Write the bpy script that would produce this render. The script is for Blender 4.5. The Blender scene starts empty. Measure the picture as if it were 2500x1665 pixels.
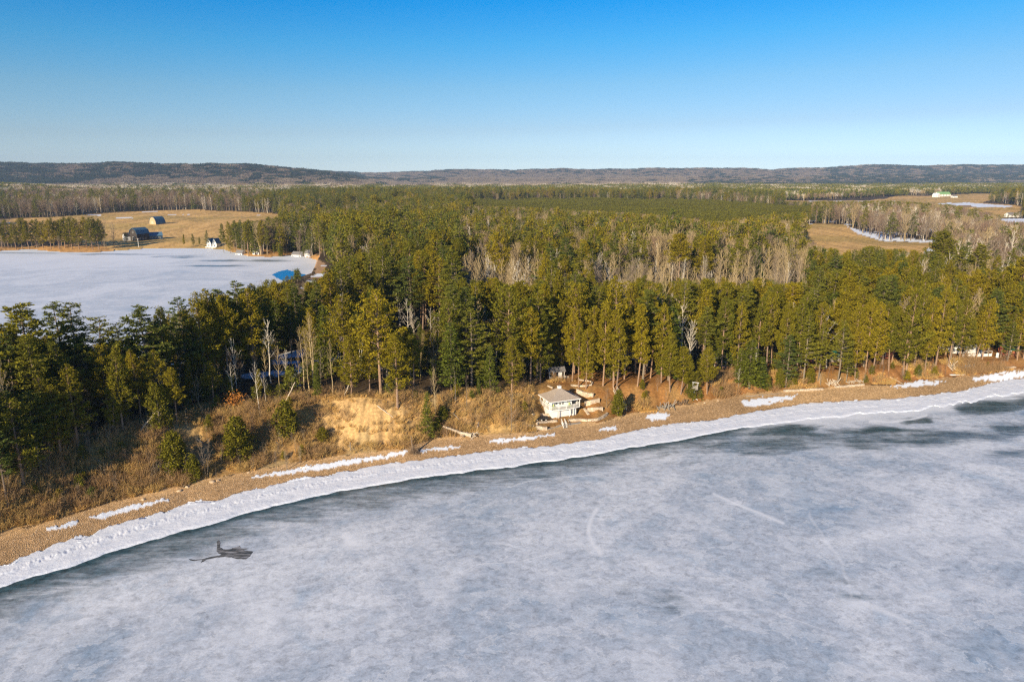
import bpy, math, random
import numpy as np
from math import radians, sin, cos, tan, pi
C = bpy.context.scene.collection
SC = bpy.context.scene
# ------------------------------------------------------------------ camera
H = 60.0
PITCH = radians(13.45)
FPX = 24.0 / 36.0 * 2354.0
cam_d = bpy.data.cameras.new('camera'); cam_d.lens = 24.0; cam_d.sensor_width = 36.0
cam_d.clip_start = 1.0; cam_d.clip_end = 30000.0
cam = bpy.data.objects.new('camera', cam_d); C.objects.link(cam)
cam.location = (0, 0, H); cam.rotation_euler = (pi / 2 - PITCH, 0, 0)
SC.camera = cam
# ------------------------------------------------------------------ world and sun
SUN_EL, SUN_AZ = radians(21.0), radians(30.0)     # light travels 30 degrees right of +Y
world = bpy.data.worlds.new('World'); SC.world = world; world.use_nodes = True
wn = world.node_tree; wn.nodes.clear()
wo = wn.nodes.new('ShaderNodeOutputWorld'); bg = wn.nodes.new('ShaderNodeBackground')
sky = wn.nodes.new('ShaderNodeTexSky'); sky.sky_type = 'NISHITA'; sky.sun_disc = False
sky.sun_elevation = SUN_EL; sky.sun_rotation = pi + SUN_AZ
sky.altitude = 200.0; sky.air_density = 1.0; sky.dust_density = 0.3; sky.ozone_density = 3.0
hs = wn.nodes.new('ShaderNodeHueSaturation'); hs.inputs['Saturation'].default_value = 1.15
bg.inputs['Strength'].default_value = 0.08
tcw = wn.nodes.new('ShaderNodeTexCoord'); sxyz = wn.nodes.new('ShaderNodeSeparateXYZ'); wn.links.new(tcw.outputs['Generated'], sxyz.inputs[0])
grade = wn.nodes.new('ShaderNodeValToRGB'); ge = grade.color_ramp.elements          # clear spring sky: deeper blue with height, dimmed above the frame to cut fill
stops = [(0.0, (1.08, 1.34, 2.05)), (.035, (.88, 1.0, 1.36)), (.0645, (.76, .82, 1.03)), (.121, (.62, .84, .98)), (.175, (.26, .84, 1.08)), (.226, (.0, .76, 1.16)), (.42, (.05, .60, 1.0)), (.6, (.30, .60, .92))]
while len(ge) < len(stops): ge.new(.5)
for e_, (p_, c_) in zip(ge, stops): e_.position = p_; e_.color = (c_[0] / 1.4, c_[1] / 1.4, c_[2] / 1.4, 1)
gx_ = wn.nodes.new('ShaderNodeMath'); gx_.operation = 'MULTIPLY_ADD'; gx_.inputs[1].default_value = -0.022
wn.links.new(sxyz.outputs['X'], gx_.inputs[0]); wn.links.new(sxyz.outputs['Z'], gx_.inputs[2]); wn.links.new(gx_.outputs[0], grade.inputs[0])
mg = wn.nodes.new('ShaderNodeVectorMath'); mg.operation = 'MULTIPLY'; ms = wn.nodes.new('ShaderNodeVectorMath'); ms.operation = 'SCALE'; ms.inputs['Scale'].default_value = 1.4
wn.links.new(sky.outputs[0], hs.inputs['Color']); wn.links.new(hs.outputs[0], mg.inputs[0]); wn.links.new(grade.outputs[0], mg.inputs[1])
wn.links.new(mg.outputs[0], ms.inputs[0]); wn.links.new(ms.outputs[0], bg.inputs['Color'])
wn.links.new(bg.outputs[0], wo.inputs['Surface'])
sun_d = bpy.data.lights.new('sun', 'SUN'); sun_d.energy = 5.0; sun_d.angle = radians(0.6)
sun_d.color = (1.0, 0.83, 0.58)
sun = bpy.data.objects.new('sun', sun_d); C.objects.link(sun)
sun.rotation_euler = (pi / 2 - SUN_EL, 0, -SUN_AZ)
sun.location = (-60, -60, 120)
SC.view_settings.view_transform = 'Standard'; SC.view_settings.look = 'None'
SC.view_settings.exposure = 0.62; SC.view_settings.gamma = 1.0
SC.cycles.max_bounces = 5; SC.cycles.diffuse_bounces = 2; SC.cycles.glossy_bounces = 2
SC.cycles.filter_width = 1.3; SC.cycles.volume_bounces = 0; SC.cycles.transparent_max_bounces = 8
SC.cycles.caustics_reflective = False; SC.cycles.caustics_refractive = False
try: SC.cycles.use_denoising = False
except Exception: pass

# ------------------------------------------------------------------ projection helpers (photograph traced at 2354 x 1568)
CP, SP = cos(PITCH), sin(PITCH)
def un(X, Y, z=0.0):
    X = np.asarray(X, float); Y = np.asarray(Y, float)
    a = (X - 1177.0) / FPX; b = (784.0 - Y) / FPX
    dz = b * CP - SP; t = (z - H) / dz
    return a * t, (b * SP + CP) * t
def proj(x, y, z):
    d = y * CP + (H - z) * SP
    v = (y * SP + (z - H) * CP) / d
    return 1177.0 + FPX * x / d, 784.0 - FPX * v, d

def _h(ix, iy, seed):
    n = (ix.astype(np.int64) * 374761393 + iy.astype(np.int64) * 668265263 + seed * 1442695041) & 0xffffffff
    n = ((n ^ (n >> 13)) * 1274126177) & 0xffffffff
    return ((n ^ (n >> 16)) & 0xffff) / 65535.0
def vn(x, y, seed=0):
    x = np.asarray(x, float); y = np.asarray(y, float)
    ix = np.floor(x); iy = np.floor(y); fx = x - ix; fy = y - iy
    fx = fx * fx * (3 - 2 * fx); fy = fy * fy * (3 - 2 * fy)
    a = _h(ix, iy, seed); b = _h(ix + 1, iy, seed); c = _h(ix, iy + 1, seed); d = _h(ix + 1, iy + 1, seed)
    return (a * (1 - fx) + b * fx) * (1 - fy) + (c * (1 - fx) + d * fx) * fy
def fbm(x, y, seed=0, o=5):
    s = 0.0; a = 0.5; t = 0.0
    x = np.asarray(x, float); y = np.asarray(y, float)
    for i in range(o):
        s = s + a * vn(x, y, seed + i * 17); t += a; a *= 0.5
        x, y = x * 1.9 + y * 0.6 + 5.3, y * 1.9 - x * 0.6 + 1.7
    return s / t
def sst(a, b, x):
    t = np.clip((x - a) / (b - a), 0, 1); return t * t * (3 - 2 * t)
def inpoly(px, py, poly):
    px = np.asarray(px, float); py = np.asarray(py, float)
    r = np.zeros(px.shape, bool); n = len(poly)
    for i in range(n):
        x1, y1 = poly[i]; x2, y2 = poly[(i + 1) % n]
        if y1 == y2: continue
        c = ((y1 > py) != (y2 > py)) & (px < (x2 - x1) * (py - y1) / (y2 - y1) + x1)
        r ^= c
    return r

# ------------------------------------------------------------------ shore curves
def curve(pts, z):
    p = np.array(pts, float)
    x, y = un(p[:, 0], p[:, 1], z if np.isscalar(z) else np.interp(p[:, 0], *z))
    u = x / y; o = np.argsort(u); return u[o], y[o]
HB = ([0, 300, 600, 850, 1000, 1200, 1300, 1500, 1700, 2000, 2354], [10, 10, 10, 10.5, 9.5, 7.5, 6.8, 6.2, 5.2, 4.0, 3.0])
ICE_EDGE = [(-260, 1400), (0, 1305), (111, 1262), (223, 1224), (324, 1192), (377, 1178), (432, 1156), (503, 1152), (587, 1126), (659, 1111), (692, 1103), (808, 1083), (847, 1075), (976, 1057), (1177, 1033), (1271, 1026), (1321, 1020), (1377, 1011), (1451, 992), (1557, 974), (1648, 964), (1761, 943), (1863, 927), (2016, 920), (2100, 914), (2208, 900), (2276, 882), (2317, 874), (2354, 870), (2600, 840)]
SNOW_BOT = [(-260, 1470), (0, 1357), (200, 1293), (377, 1233), (460, 1215), (587, 1176), (713, 1146), (847, 1120), (990, 1098), (1271, 1062), (1327, 1053), (1447, 1031), (1557, 1014), (1637, 997), (1697, 988), (1889, 962), (2100, 945), (2354, 905), (2600, 865)]
BEACH_TOP = [(-260, 1320), (0, 1224), (126, 1196), (252, 1153), (360, 1131), (479, 1101), (612, 1076), (752, 1051), (934, 1031), (1004, 1006), (1172, 997), (1227, 992), (1307, 972), (1377, 972), (1437, 953), (1517, 938), (1577, 930), (1648, 918), (1729, 904), (1802, 898), (1889, 893), (1985, 885), (2048, 884), (2160, 869), (2256, 860), (2354, 847), (2600, 815)]
BLUFF_TOP = [(-260, 1170), (0, 1090), (90, 1040), (173, 1005), (259, 1000), (360, 983), (487, 944), (631, 937), (724, 914), (864, 917), (948, 912), (1018, 911), (1144, 903), (1228, 888), (1300, 876), (1450, 884), (1600, 878), (1700, 862), (1850, 856), (2000, 850), (2200, 836), (2354, 824), (2600, 800)]
U0, Y0 = curve(ICE_EDGE, 0.1); US, YS = curve(SNOW_BOT, 0.0); U1, Y1 = curve(BEACH_TOP, 1.6); U2, Y2 = curve(BLUFF_TOP, HB)
_hx, _hy = un(np.array(HB[0], float), np.interp(HB[0], [p[0] for p in BLUFF_TOP], [p[1] for p in BLUFF_TOP]), np.array(HB[1], float))
UH = _hx / _hy; VH = np.array(HB[1], float)
def lin(u, U, Y): return np.interp(u, U, Y)
def yice(u): return lin(u, U0, Y0)
def ysnow(u): return np.minimum(lin(u, US, YS), yice(u) - 0.6)
def ybeach(u): return np.maximum(lin(u, U1, Y1), yice(u) + 0.8)
def ybluff(u): return np.maximum(lin(u, U2, Y2), ybeach(u) + 4)
def hbluff(u): return np.interp(u, UH, VH)
# the bay behind the point
FAR = [(-400, 590), (0, 578), (70, 574), (130, 580), (220, 581), (330, 573), (430, 571), (510, 574), (535, 581), (570, 590), (620, 592), (680, 587), (715, 595), (740, 604)]
fx_, fy_ = un(*np.array(FAR, float).T, 0.0); UF = fx_ / fy_; YF = fy_
UN = np.array([-2.0, -1.2, -.95, -.75, -.62, -.54, -.46, -.40, -.345, -.315, -.295, UF[-1]])
YN = np.array([110, 130, 150, 178, 195, 208, 250, 295, 345, 372, 392, YF[-1]])
def bay_range(u):
    return np.interp(u, UN, YN), np.interp(u, UF, YF)
SKY_L = [(-400, 382), (0, 376), (100, 379), (230, 377), (270, 374), (320, 376), (380, 380), (470, 381), (560, 383), (700, 390), (790, 392), (830, 399), (900, 406), (1000, 410)]
SKY_R = [(-400, 400), (700, 398), (830, 399), (900, 397), (1000, 393), (1050, 392), (1150, 393), (1300, 391), (1500, 390), (1600, 388), (1700, 386), (1770, 389), (1900, 386), (2050, 383), (2200, 382), (2354, 380), (2700, 378)]
def skyh(u, tab, dist):
    X = 1177 + FPX * u / CP * 1.0
    Y = np.interp(X, [t[0] for t in tab], [t[1] for t in tab])
    return H + (408.0 - Y) / FPX * dist * 1.03
def height(x, y):
    x = np.asarray(x, float); y = np.maximum(np.asarray(y, float), 1.0); u = x / y
    y0, y1, y2, hb = yice(u), ybeach(u), ybluff(u), hbluff(u)
    zb = -0.9 + 0 * x
    t = (y - y0) / np.maximum(y1 - y0, .1)
    z = np.where(t < 0, np.maximum(-1.2, (y - y0) * 0.25), 1.6 * np.clip(t, 0, 1) ** 0.9)
    s = np.clip((y - y1) / (y2 - y1), 0, 1)
    gul = (fbm(x * .22, y * .07, 3, 4) - .5)
    prof = 0.30 * s + 0.70 * sst(0.12, 0.95, s + gul * 0.35)
    prof = np.where(s >= 1, 1.0, prof * np.minimum(1, (1 - s) * 8 + .0) + np.where(s > .875, s, 0) * (1 - np.minimum(1, (1 - s) * 8)))
    z = np.where(s > 0, 1.6 + (hb - 1.6) * prof + gul * 1.6 * np.sin(pi * s), z)
    pl = hb + (8.5 - hb) * sst(10, 160, y - y2) + (fbm(x * .012, y * .012, 9, 4) - .5) * 5 * sst(5, 90, y - y2)
    pl = pl + 4.0 * sst(600, 1500, y) + (fbm(x * .0012, y * .0012, 21, 3) - .45) * 14 * sst(900, 2500, y)
    z = np.where(s >= 1, pl, z)
    # level pad cut into the slope for the boathouse, and the terraces beside it
    ca, sa = cos(radians(22)), sin(radians(22)); lx = (x - 9.4) * ca + (y - 159.9) * sa; ly = -(x - 9.4) * sa + (y - 159.9) * ca
    pad = sst(-2.5, -.8, lx) * (1 - sst(8.2, 9.6, lx)) * sst(-3.5, -1.5, ly) * (1 - sst(4.5, 6.8, ly)); z = z + (np.minimum(z, 1.98) - z) * pad
    # bay
    yn, yf = bay_range(u)
    bay = (u < UF[-1]) & (y > yn - 14) & (y < yf + 260)
    dn = (yn - y); df = (y - yf)
    shore = np.where(dn > 0, -0.0 + z * sst(0, 14, dn), np.where(df > 0, 0.5 * np.clip(df / 6, 0, 1) + 2.2 * sst(4, 40, df) + (z - 2.7) * sst(30, 260, df), -1.2))
    shore = np.where((dn > 0), np.minimum(z, shore), shore)
    z = np.where(bay, shore, z)
    # left hill, right hills
    hl = skyh(u, SKY_L, 3900.) - 13; z = z + np.maximum(hl - z, 0) * sst(2800, 3900, y) * (1 - sst(-.30, -.12, u))
    near_l = sst(-.75, -.95, u) if False else np.clip((-.55 - u) / .3, 0, 1)
    z = z + near_l * 22 * sst(1300, 1900, y) * (1 - sst(2200, 3000, y))
    hr = skyh(u, SKY_R, 7200.) - 12
    hr1 = hr - 30 - 25 * fbm(x * .0006, 3.1 + 0 * y, 33, 3)
    z = z + np.maximum(hr1 - z, 0) * sst(4600, 5400, y) * (1 - sst(5400, 5900, y)) * .45
    z = z + np.maximum(hr - z, 0) * sst(5600, 7200, y)
    z = z + (fbm(x * .002, y * .002, 44, 4) - .5) * 40 * sst(4200, 5200, y) * (1 - sst(5900, 7000, y)) * .6
    z = z + (fbm(x * .0022, y * .0006, 52, 4) - .55) * 46 * (sst(5800, 7200, y) + sst(3000, 3900, y) * (1 - sst(4200, 5000, y)) * (u < -.12))
    z = z - 120 * sst(7400, 9000, y)
    return z
def ground_at(X, Y, y0=70.0, y1=3000.0):
    """where the sight line through a traced point meets the land"""
    ys = y0 * (y1 / y0) ** (np.arange(5000) / 4999.0)
    a = (X - 1177.0) / FPX; b = (784.0 - Y) / FPX
    t = ys / (b * SP + CP); xs = a * t; zs = H + (b * CP - SP) * t
    hh = height(xs, ys)
    k = np.argmax(zs <= np.maximum(hh, 0))
    if k == 0: k = len(ys) - 1
    return float(xs[k]), float(ys[k]), float(hh[k])

# ------------------------------------------------------------------ traced areas of the land (2354-wide tracing)
FIELD_L = [(-60, 508), (140, 505), (215, 498), (300, 492), (430, 490), (640, 497), (660, 502), (600, 530), (540, 550), (515, 572), (380, 577), (280, 577), (255, 560), (120, 545), (-60, 545)]
FIELD_L2 = [(715, 491), (832, 491), (832, 497), (715, 497)]
FIELD_LAWN = [(0, 570), (260, 560), (400, 562), (560, 570), (680, 580), (760, 590), (770, 640), (640, 640), (500, 600), (0, 600)]
FIELD_R = [(1832, 526), (1873, 516), (1944, 521), (1982, 541), (2029, 552), (2159, 557), (2145, 569), (2172, 592), (2043, 596), (1935, 592), (1865, 575), (1842, 556)]
SNOW_R = [(1948, 522), (1996, 533), (2064, 547), (2159, 554), (2159, 559), (2029, 554), (1972, 538)]
SNOW_R2 = [(2135, 570), (2172, 585), (2175, 596), (2120, 586)]
FIELD_R3 = [(1720, 460), (1856, 460), (2000, 462), (2074, 449), (2131, 452), (2230, 446), (2315, 446), (2335, 456), (2250, 466), (2354, 474), (2354, 488), (2290, 500), (2183, 478), (2063, 468), (1974, 468), (1850, 466), (1720, 464)]
SNOW_R3 = [(2155, 468), (2220, 466), (2330, 474), (2320, 477), (2240, 476), (2160, 472)]
SNOW_R4 = [(1860, 462.5), (2060, 463.5), (2060, 465.5), (1860, 464.5)]
SNOW_R5 = [(2270, 508), (2300, 503), (2420, 502), (2420, 521), (2310, 519)]
PLANT = [(1000, 470), (1250, 466), (1500, 468), (1700, 476), (1880, 483), (1880, 492), (1800, 499), (1700, 512), (1660, 524), (1580, 514), (1480, 502), (1380, 494), (1200, 486), (1060, 482)]
YARD = [(615, 832), (650, 818), (702, 818), (708, 860), (690, 888), (640, 890)]
HOUSE_YARD = [(1225, 885), (1290, 862), (1370, 862), (1410, 880), (1435, 905), (1440, 960), (1225, 975), (1215, 930)]
BEACH_SNOW = [[(573, 1098), (700, 1072), (770, 1062), (850, 1050), (935, 1036), (930, 1045), (860, 1058), (780, 1072), (700, 1085), (640, 1092)],
    [(965, 1036), (1000, 1028), (1060, 1026), (1055, 1030), (1000, 1036), (970, 1042)],
    [(1118, 1014), (1180, 1006), (1290, 996), (1270, 1002), (1150, 1018)],
    [(1375, 990), (1385, 984), (1418, 980), (1422, 986)], [(1487, 958), (1510, 949), (1540, 953), (1528, 965), (1500, 969)],
    [(1703, 925), (1710, 918), (1765, 915), (1832, 908), (1815, 918), (1770, 930), (1715, 934)],
    [(2040, 890), (2110, 875), (2180, 878), (2120, 888), (2048, 892)],
    [(205, 1188), (290, 1165), (390, 1146), (395, 1151), (300, 1173), (240, 1192)], [(105, 1217), (180, 1195), (182, 1202), (150, 1215), (110, 1222)],
    [(2234, 871), (2298, 856), (2360, 853), (2420, 850), (2420, 862), (2330, 868), (2317, 876), (2270, 875), (2240, 876)]]
PX = lambda pts, z: [tuple(map(float, un(a, b, z))) for a, b in pts]
W_FIELDS = [PX(p, z) for p, z in ((FIELD_L, 6.), (FIELD_L2, 9.), (FIELD_R, 8.), (FIELD_R3, 12.))]
VIEW = [[(205, 505), (300, 494), (640, 498), (650, 503), (590, 512), (540, 518), (505, 545), (420, 545), (400, 575), (270, 575), (270, 540)],
    [(1850, 526), (1873, 518), (1944, 523), (1982, 541), (2029, 554), (2159, 558), (2145, 569), (2172, 590), (2110, 588), (2043, 580), (1995, 576), (1960, 588), (1930, 590), (1872, 572), (1842, 550)],
    [(1800, 463), (1856, 461), (2074, 450), (2230, 446), (2315, 446), (2230, 458), (2354, 474), (2354, 488), (2290, 500), (2250, 488), (2183, 476), (2063, 467), (1974, 467), (1800, 466)], [(2290, 506), (2420, 502), (2420, 517), (2310, 517)], [(718, 492), (830, 492), (830, 496), (718, 496)],
    [(1080, 474), (1500, 471), (1700, 479), (1870, 485), (1870, 491), (1780, 500), (1700, 508), (1660, 518), (1590, 510), (1480, 498), (1380, 490), (1200, 482), (1090, 478)]]
VIEW2 = [([(884, 716), (1026, 690), (1030, 776), (884, 776)], 226), ([(690, 750), (722, 745), (722, 890), (690, 890)], 140)]
def keep_view(x, y, z, ht):
    """trees in front of an open field stay low enough to leave it in sight"""
    ht = ht.copy()
    for k in range(12, -1, -1):
        X, Y, _ = proj(x, y, z + ht * 0 + k / 12. * 28.0)
        for p in VIEW: m = inpoly(X, Y, p) & (k / 12. * 28.0 < ht); ht[m] = k / 12. * 28.0
        for p, ym in VIEW2: m = inpoly(X, Y, p) & (y < ym) & (k / 12. * 28.0 < ht); ht[m] = k / 12. * 28.0
    return ht
W_PLANT = PX(PLANT, 12.)
# ------------------------------------------------------------------ mesh helpers
def tag(o, label=None, cat=None, group=None, kind=None):
    if label: o['label'] = label
    if cat: o['category'] = cat
    if group: o['group'] = group
    if kind: o['kind'] = kind
    return o
def mesh_from(name, V, F, mats, attrs=None, smooth=False, mi=None):
    V = np.asarray(V, np.float32); F = np.asarray(F, np.int32); k = F.shape[1]
    me = bpy.data.meshes.new(name)
    me.vertices.add(len(V)); me.vertices.foreach_set('co', V.ravel())
    me.loops.add(F.size); me.loops.foreach_set('vertex_index', F.ravel())
    me.polygons.add(len(F)); me.polygons.foreach_set('loop_start', np.arange(0, F.size, k, dtype=np.int32))
    for m in (mats if isinstance(mats, (list, tuple)) else [mats]): me.materials.append(m)
    if mi is not None: me.polygons.foreach_set('material_index', np.asarray(mi, np.int32))
    me.polygons.foreach_set('use_smooth', np.full(len(F), smooth, dtype=bool))
    me.update(calc_edges=True)
    for n, a in (attrs or {}).items():
        a = np.asarray(a, np.float32)
        if a.ndim == 2:
            at = me.attributes.new(n, 'FLOAT_COLOR', 'POINT'); c = np.ones((len(V), 4), np.float32); c[:, :3] = a; at.data.foreach_set('color', c.ravel())
        else:
            at = me.attributes.new(n, 'FLOAT', 'POINT'); at.data.foreach_set('value', a.ravel())
    return me
def link(name, me, parent=None, kind=None):
    o = bpy.data.objects.new(name, me); C.objects.link(o)
    if parent is not None: o.parent = parent
    if kind: o['kind'] = kind
    return o
def submesh(name, V, F, mask, mats, attrs, kind='structure', smooth=True):
    f = F[mask]; used = np.zeros(len(V), bool); used[f.ravel()] = True
    idx = np.cumsum(used) - 1
    me = mesh_from(name, V[used], idx[f], mats, {k: a[used] for k, a in attrs.items()}, smooth)
    return link(name, me, kind=kind)
def grid_faces(nr, nc):
    i = np.arange(nr - 1)[:, None] * nc + np.arange(nc - 1)[None, :]
    return np.stack([i, i + 1, i + nc + 1, i + nc], -1).reshape(-1, 4)

# ------------------------------------------------------------------ material helpers
def mat(name, base=(0.5, 0.5, 0.5), rough=0.9, spec=0.2):
    m = bpy.data.materials.new(name); m.use_nodes = True
    b = m.node_tree.nodes['Principled BSDF']
    b.inputs['Base Color'].default_value = (*base, 1); b.inputs['Roughness'].default_value = rough
    b.inputs['Specular IOR Level'].default_value = spec
    return m, m.node_tree, b
def node(nt, t, **kw):
    n = nt.nodes.new(t)
    for k, v in kw.items():
        if k in n.inputs: n.inputs[k].default_value = v
        else: setattr(n, k, v)
    return n
def noise(nt, vec, scale, detail=5., rough=0.55, dist=0.):
    n = node(nt, 'ShaderNodeTexNoise'); n.inputs['Scale'].default_value = scale; n.inputs['Detail'].default_value = detail
    n.inputs['Roughness'].default_value = rough; n.inputs['Distortion'].default_value = dist
    nt.links.new(vec, n.inputs['Vector']); return n.outputs['Fac']
def ramp(nt, fac, stops):
    r = node(nt, 'ShaderNodeValToRGB'); e = r.color_ramp.elements
    while len(e) < len(stops): e.new(0.5)
    for el, (p, c) in zip(e, stops):
        el.position = p; el.color = (*c, 1) if not np.isscalar(c) else (c, c, c, 1)
    nt.links.new(fac, r.inputs[0]); return r.outputs[0]
def mixc(nt, fac, a, b, blend='MIX'):
    m = node(nt, 'ShaderNodeMix', data_type='RGBA', blend_type=blend)
    for s, v in ((m.inputs[0], fac), (m.inputs[6], a), (m.inputs[7], b)):
        if hasattr(v, 'links'): nt.links.new(v, s)
        elif np.isscalar(v): s.default_value = v
        else: s.default_value = (*v, 1)
    return m.outputs[2]
def math_(nt, op, a, b=0.0, clamp=False):
    m = node(nt, 'ShaderNodeMath', operation=op, use_clamp=clamp)
    for s, v in ((m.inputs[0], a), (m.inputs[1], b)):
        if hasattr(v, 'links'): nt.links.new(v, s)
        else: s.default_value = v
    return m.outputs[0]
def bump(nt, b, h, strength, dist):
    n = node(nt, 'ShaderNodeBump'); n.inputs['Strength'].default_value = strength; n.inputs['Distance'].default_value = dist
    nt.links.new(h, n.inputs['Height']); nt.links.new(n.outputs[0], b.inputs['Normal'])
def coords(nt, scale=(1, 1, 1), rot=(0, 0, 0), obj=True):
    t = node(nt, 'ShaderNodeTexCoord'); m = node(nt, 'ShaderNodeMapping')
    m.inputs['Scale'].default_value = scale; m.inputs['Rotation'].default_value = rot
    nt.links.new(t.outputs['Object' if obj else 'Generated'], m.inputs[0]); return m.outputs[0]
def attr(nt, name, out='Fac'):
    return node(nt, 'ShaderNodeAttribute', attribute_name=name).outputs[out]

# ------------------------------------------------------------------ land sheet
m_land, nt, b = mat('land', rough=0.95, spec=0.1)
co = coords(nt)
n1 = noise(nt, co, 1.6, 6, .65); n2 = noise(nt, co, 0.12, 4)
mul = ramp(nt, n1, [(0.25, 0.55), (0.5, 0.95), (0.75, 1.5)])
col = mixc(nt, 1.0, attr(nt, 'Col', 'Color'), mul, 'MULTIPLY')
vor = node(nt, 'ShaderNodeTexVoronoi'); vor.inputs['Scale'].default_value = 7.0; nt.links.new(co, vor.inputs['Vector'])
peb = ramp(nt, vor.outputs['Color'], [(0.1, 0.84), (0.5, 1.0), (0.9, 1.16)])
pm = math_(nt, 'MULTIPLY', attr(nt, 'pebble'), math_(nt, 'SUBTRACT', 1.0, attr(nt, 'snow')))
col = mixc(nt, 1.0, col, mixc(nt, pm, (1, 1, 1), peb), 'MULTIPLY')
sn = attr(nt, 'snow')
col = mixc(nt, sn, col, (0.78, 0.84, 0.95))
nt.links.new(col, b.inputs['Base Color'])
bh = math_(nt, 'ADD', math_(nt, 'MULTIPLY', vor.outputs['Distance'], pm), n1)
bump(nt, b, bh, 0.6, 0.2)

uin = np.linspace(-.92, .92, 1050); uo = np.concatenate([np.linspace(-2.2, -.94, 50), uin, np.linspace(.94, 2.2, 50)])
ys = [76.0]
while ys[-1] < 9000:
    y = ys[-1]; ys.append(y + min(max(0.36, y * y / 41000.0), y * 0.016))
ys = np.array(ys)
GU, GY = np.meshgrid(uo, ys); GX = GU * GY
shp = GX.shape; x = GX.ravel(); y = GY.ravel(); z = height(x, y); u = x / y
y0, y1, y2 = yice(u), ybeach(u), ybluff(u)
y0 = y0 + (fbm(x * .35, y * .35, 71, 4) - .5) * 2.4
V = np.stack([x, y, z], 1); F = grid_faces(*shp)
px, py, _ = proj(x, y, z)
nA = fbm(x * .03, y * .03, 5, 4); nB = fbm(x * .3, y * .3, 6, 4); nC = fbm(x * .006, y * .006, 7, 4)
def L(a, b_, t): return a + (b_ - a) * t[:, None]
c_floor = np.array([.075, .052, .030]); c_brush = np.array([.34, .20, .075]); c_gold = np.array([.62, .40, .155])
c_beach = np.array([.47, .30, .155]); c_beach2 = np.array([.58, .375, .185]); c_sand = np.array([.54, .39, .19])
c_needle = np.array([.30, .145, .048]); c_hay = np.array([.72, .45, .17]); c_hay2 = np.array([.52, .36, .12])
col = L(c_floor + 0 * V, c_floor * 2.0, sst(.45, .75, nB))
far = sst(800, 2500, y); col = L(col, np.array([.085, .06, .045]), far)
# bluff
s = np.clip((y - y1) / (y2 - y1), 0, 1.6); bl = (s > 0) & (s < 1.6)
cb = L(c_brush + 0 * V, c_gold, sst(.42, .66, nB * .6 + nA * .4))
scar = np.maximum(np.exp(-((px - 850) / 140.) ** 2), .62 * np.exp(-((px - 1080) / 60.) ** 2)) * sst(.02, .25, s) * (1 - sst(.95, 1.05, s))
scar = sst(.40, .56, scar * (.45 + nB * .6 + .5 * fbm(x * .1, y * .1, 14, 3))); cb = L(cb, c_sand * np.array([.98, .88, .80]), scar); cb = cb * (1 - scar * .42 * sst(.5, .75, fbm(x * 1.1, y * .12, 13, 4)))[:, None]
scar2 = sst(.56, .64, fbm(x * .12, y * .12, 12, 4)) * (px > 300) * (px < 1230); cb = L(cb, c_sand * .85, scar2 * .8)
red = sst(1200, 1300, px); cb = L(cb, c_needle, red * sst(.38, .6, nB * .5 + nA * .5 + .06))
cb = L(cb, np.array([.42, .20, .075]), sst(1640, 1720, px) * sst(.4, .55, nA) * .7)
wb = bl * (1 - sst(1.0, 1.55, s)); col = L(col, cb, wb)
lawn = sst(1240, 1300, px) * (1 - sst(5, 26, y - y2)) * (s >= 1); col = L(col, c_needle * (.8 + .5 * nB)[:, None], lawn)
# beach
bch = (y <= y1 + (nB - .5) * 2); tb = np.clip((y - y0) / np.maximum(y1 - y0, .1), 0, 1)
cbe = L(c_beach + 0 * V, c_beach2, np.maximum(sst(.62, .95, tb), sst(1500, 1900, px) * .8)); cbe = L(cbe, c_beach * .62, (1 - sst(.0, .10, tb)) * .9)
cbe = L(cbe, c_beach * .68, sst(.5, .62, nA) * .5); cbe = cbe * (.82 + .36 * fbm(tb * 9 + nB, u * 60, 19, 3))[:, None]
col = np.where(bch[:, None], cbe, col)
pebble = np.where(bch, 0.9 * (1 - sst(.75, .95, tb)) + .3, 0.25)
# bay shores
yn, yf = bay_range(u); bayside = (u < UF[-1] + .03) & (y > yf - 4) & (y < yf + 14) ; col = np.where(bayside[:, None], L(np.array([.34, .19, .08]) + 0 * V, c_floor * 2, sst(4, 14, y - yf)), col)
cove = inpoly(px + (nB - .5) * 12, py + (nB - .5) * 6, [(690, 588), (722, 592), (748, 606), (752, 625), (740, 640), (715, 655), (700, 650), (722, 632), (726, 618), (712, 606), (690, 596)]) & (u < -.24); col = np.where(cove[:, None], np.array([.50, .31, .17]), col); cove_snow = cove & (fbm(x * .06, y * .06, 94, 3) > .56)
# fields
wx = x + (nB - .5) * 6; wy = y + (nB - .5) * 10
fld = np.zeros(len(x), bool)
for p in W_FIELDS: fld |= inpoly(wx, wy, p)
hay = L(c_hay + 0 * V, c_hay2, sst(.5, .62, fbm(x * .012, y * .02, 15, 4)) * .75); hay = hay * (.8 + .4 * nB)[:, None]
hay = hay * (1 - .25 * sst(.55, .6, vn(x * .3, y * .02, 77)))[:, None]
col = np.where(fld[:, None], hay, col)
lw = inpoly(px, py, FIELD_LAWN) & (u < -.2) & (y > yf) & ~fld; col = np.where(lw[:, None], hay * np.array([.85, .75, .7]), col)
pl = inpoly(x, y, W_PLANT); col = np.where(pl[:, None], np.array([.06, .06, .015]), col)
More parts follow.
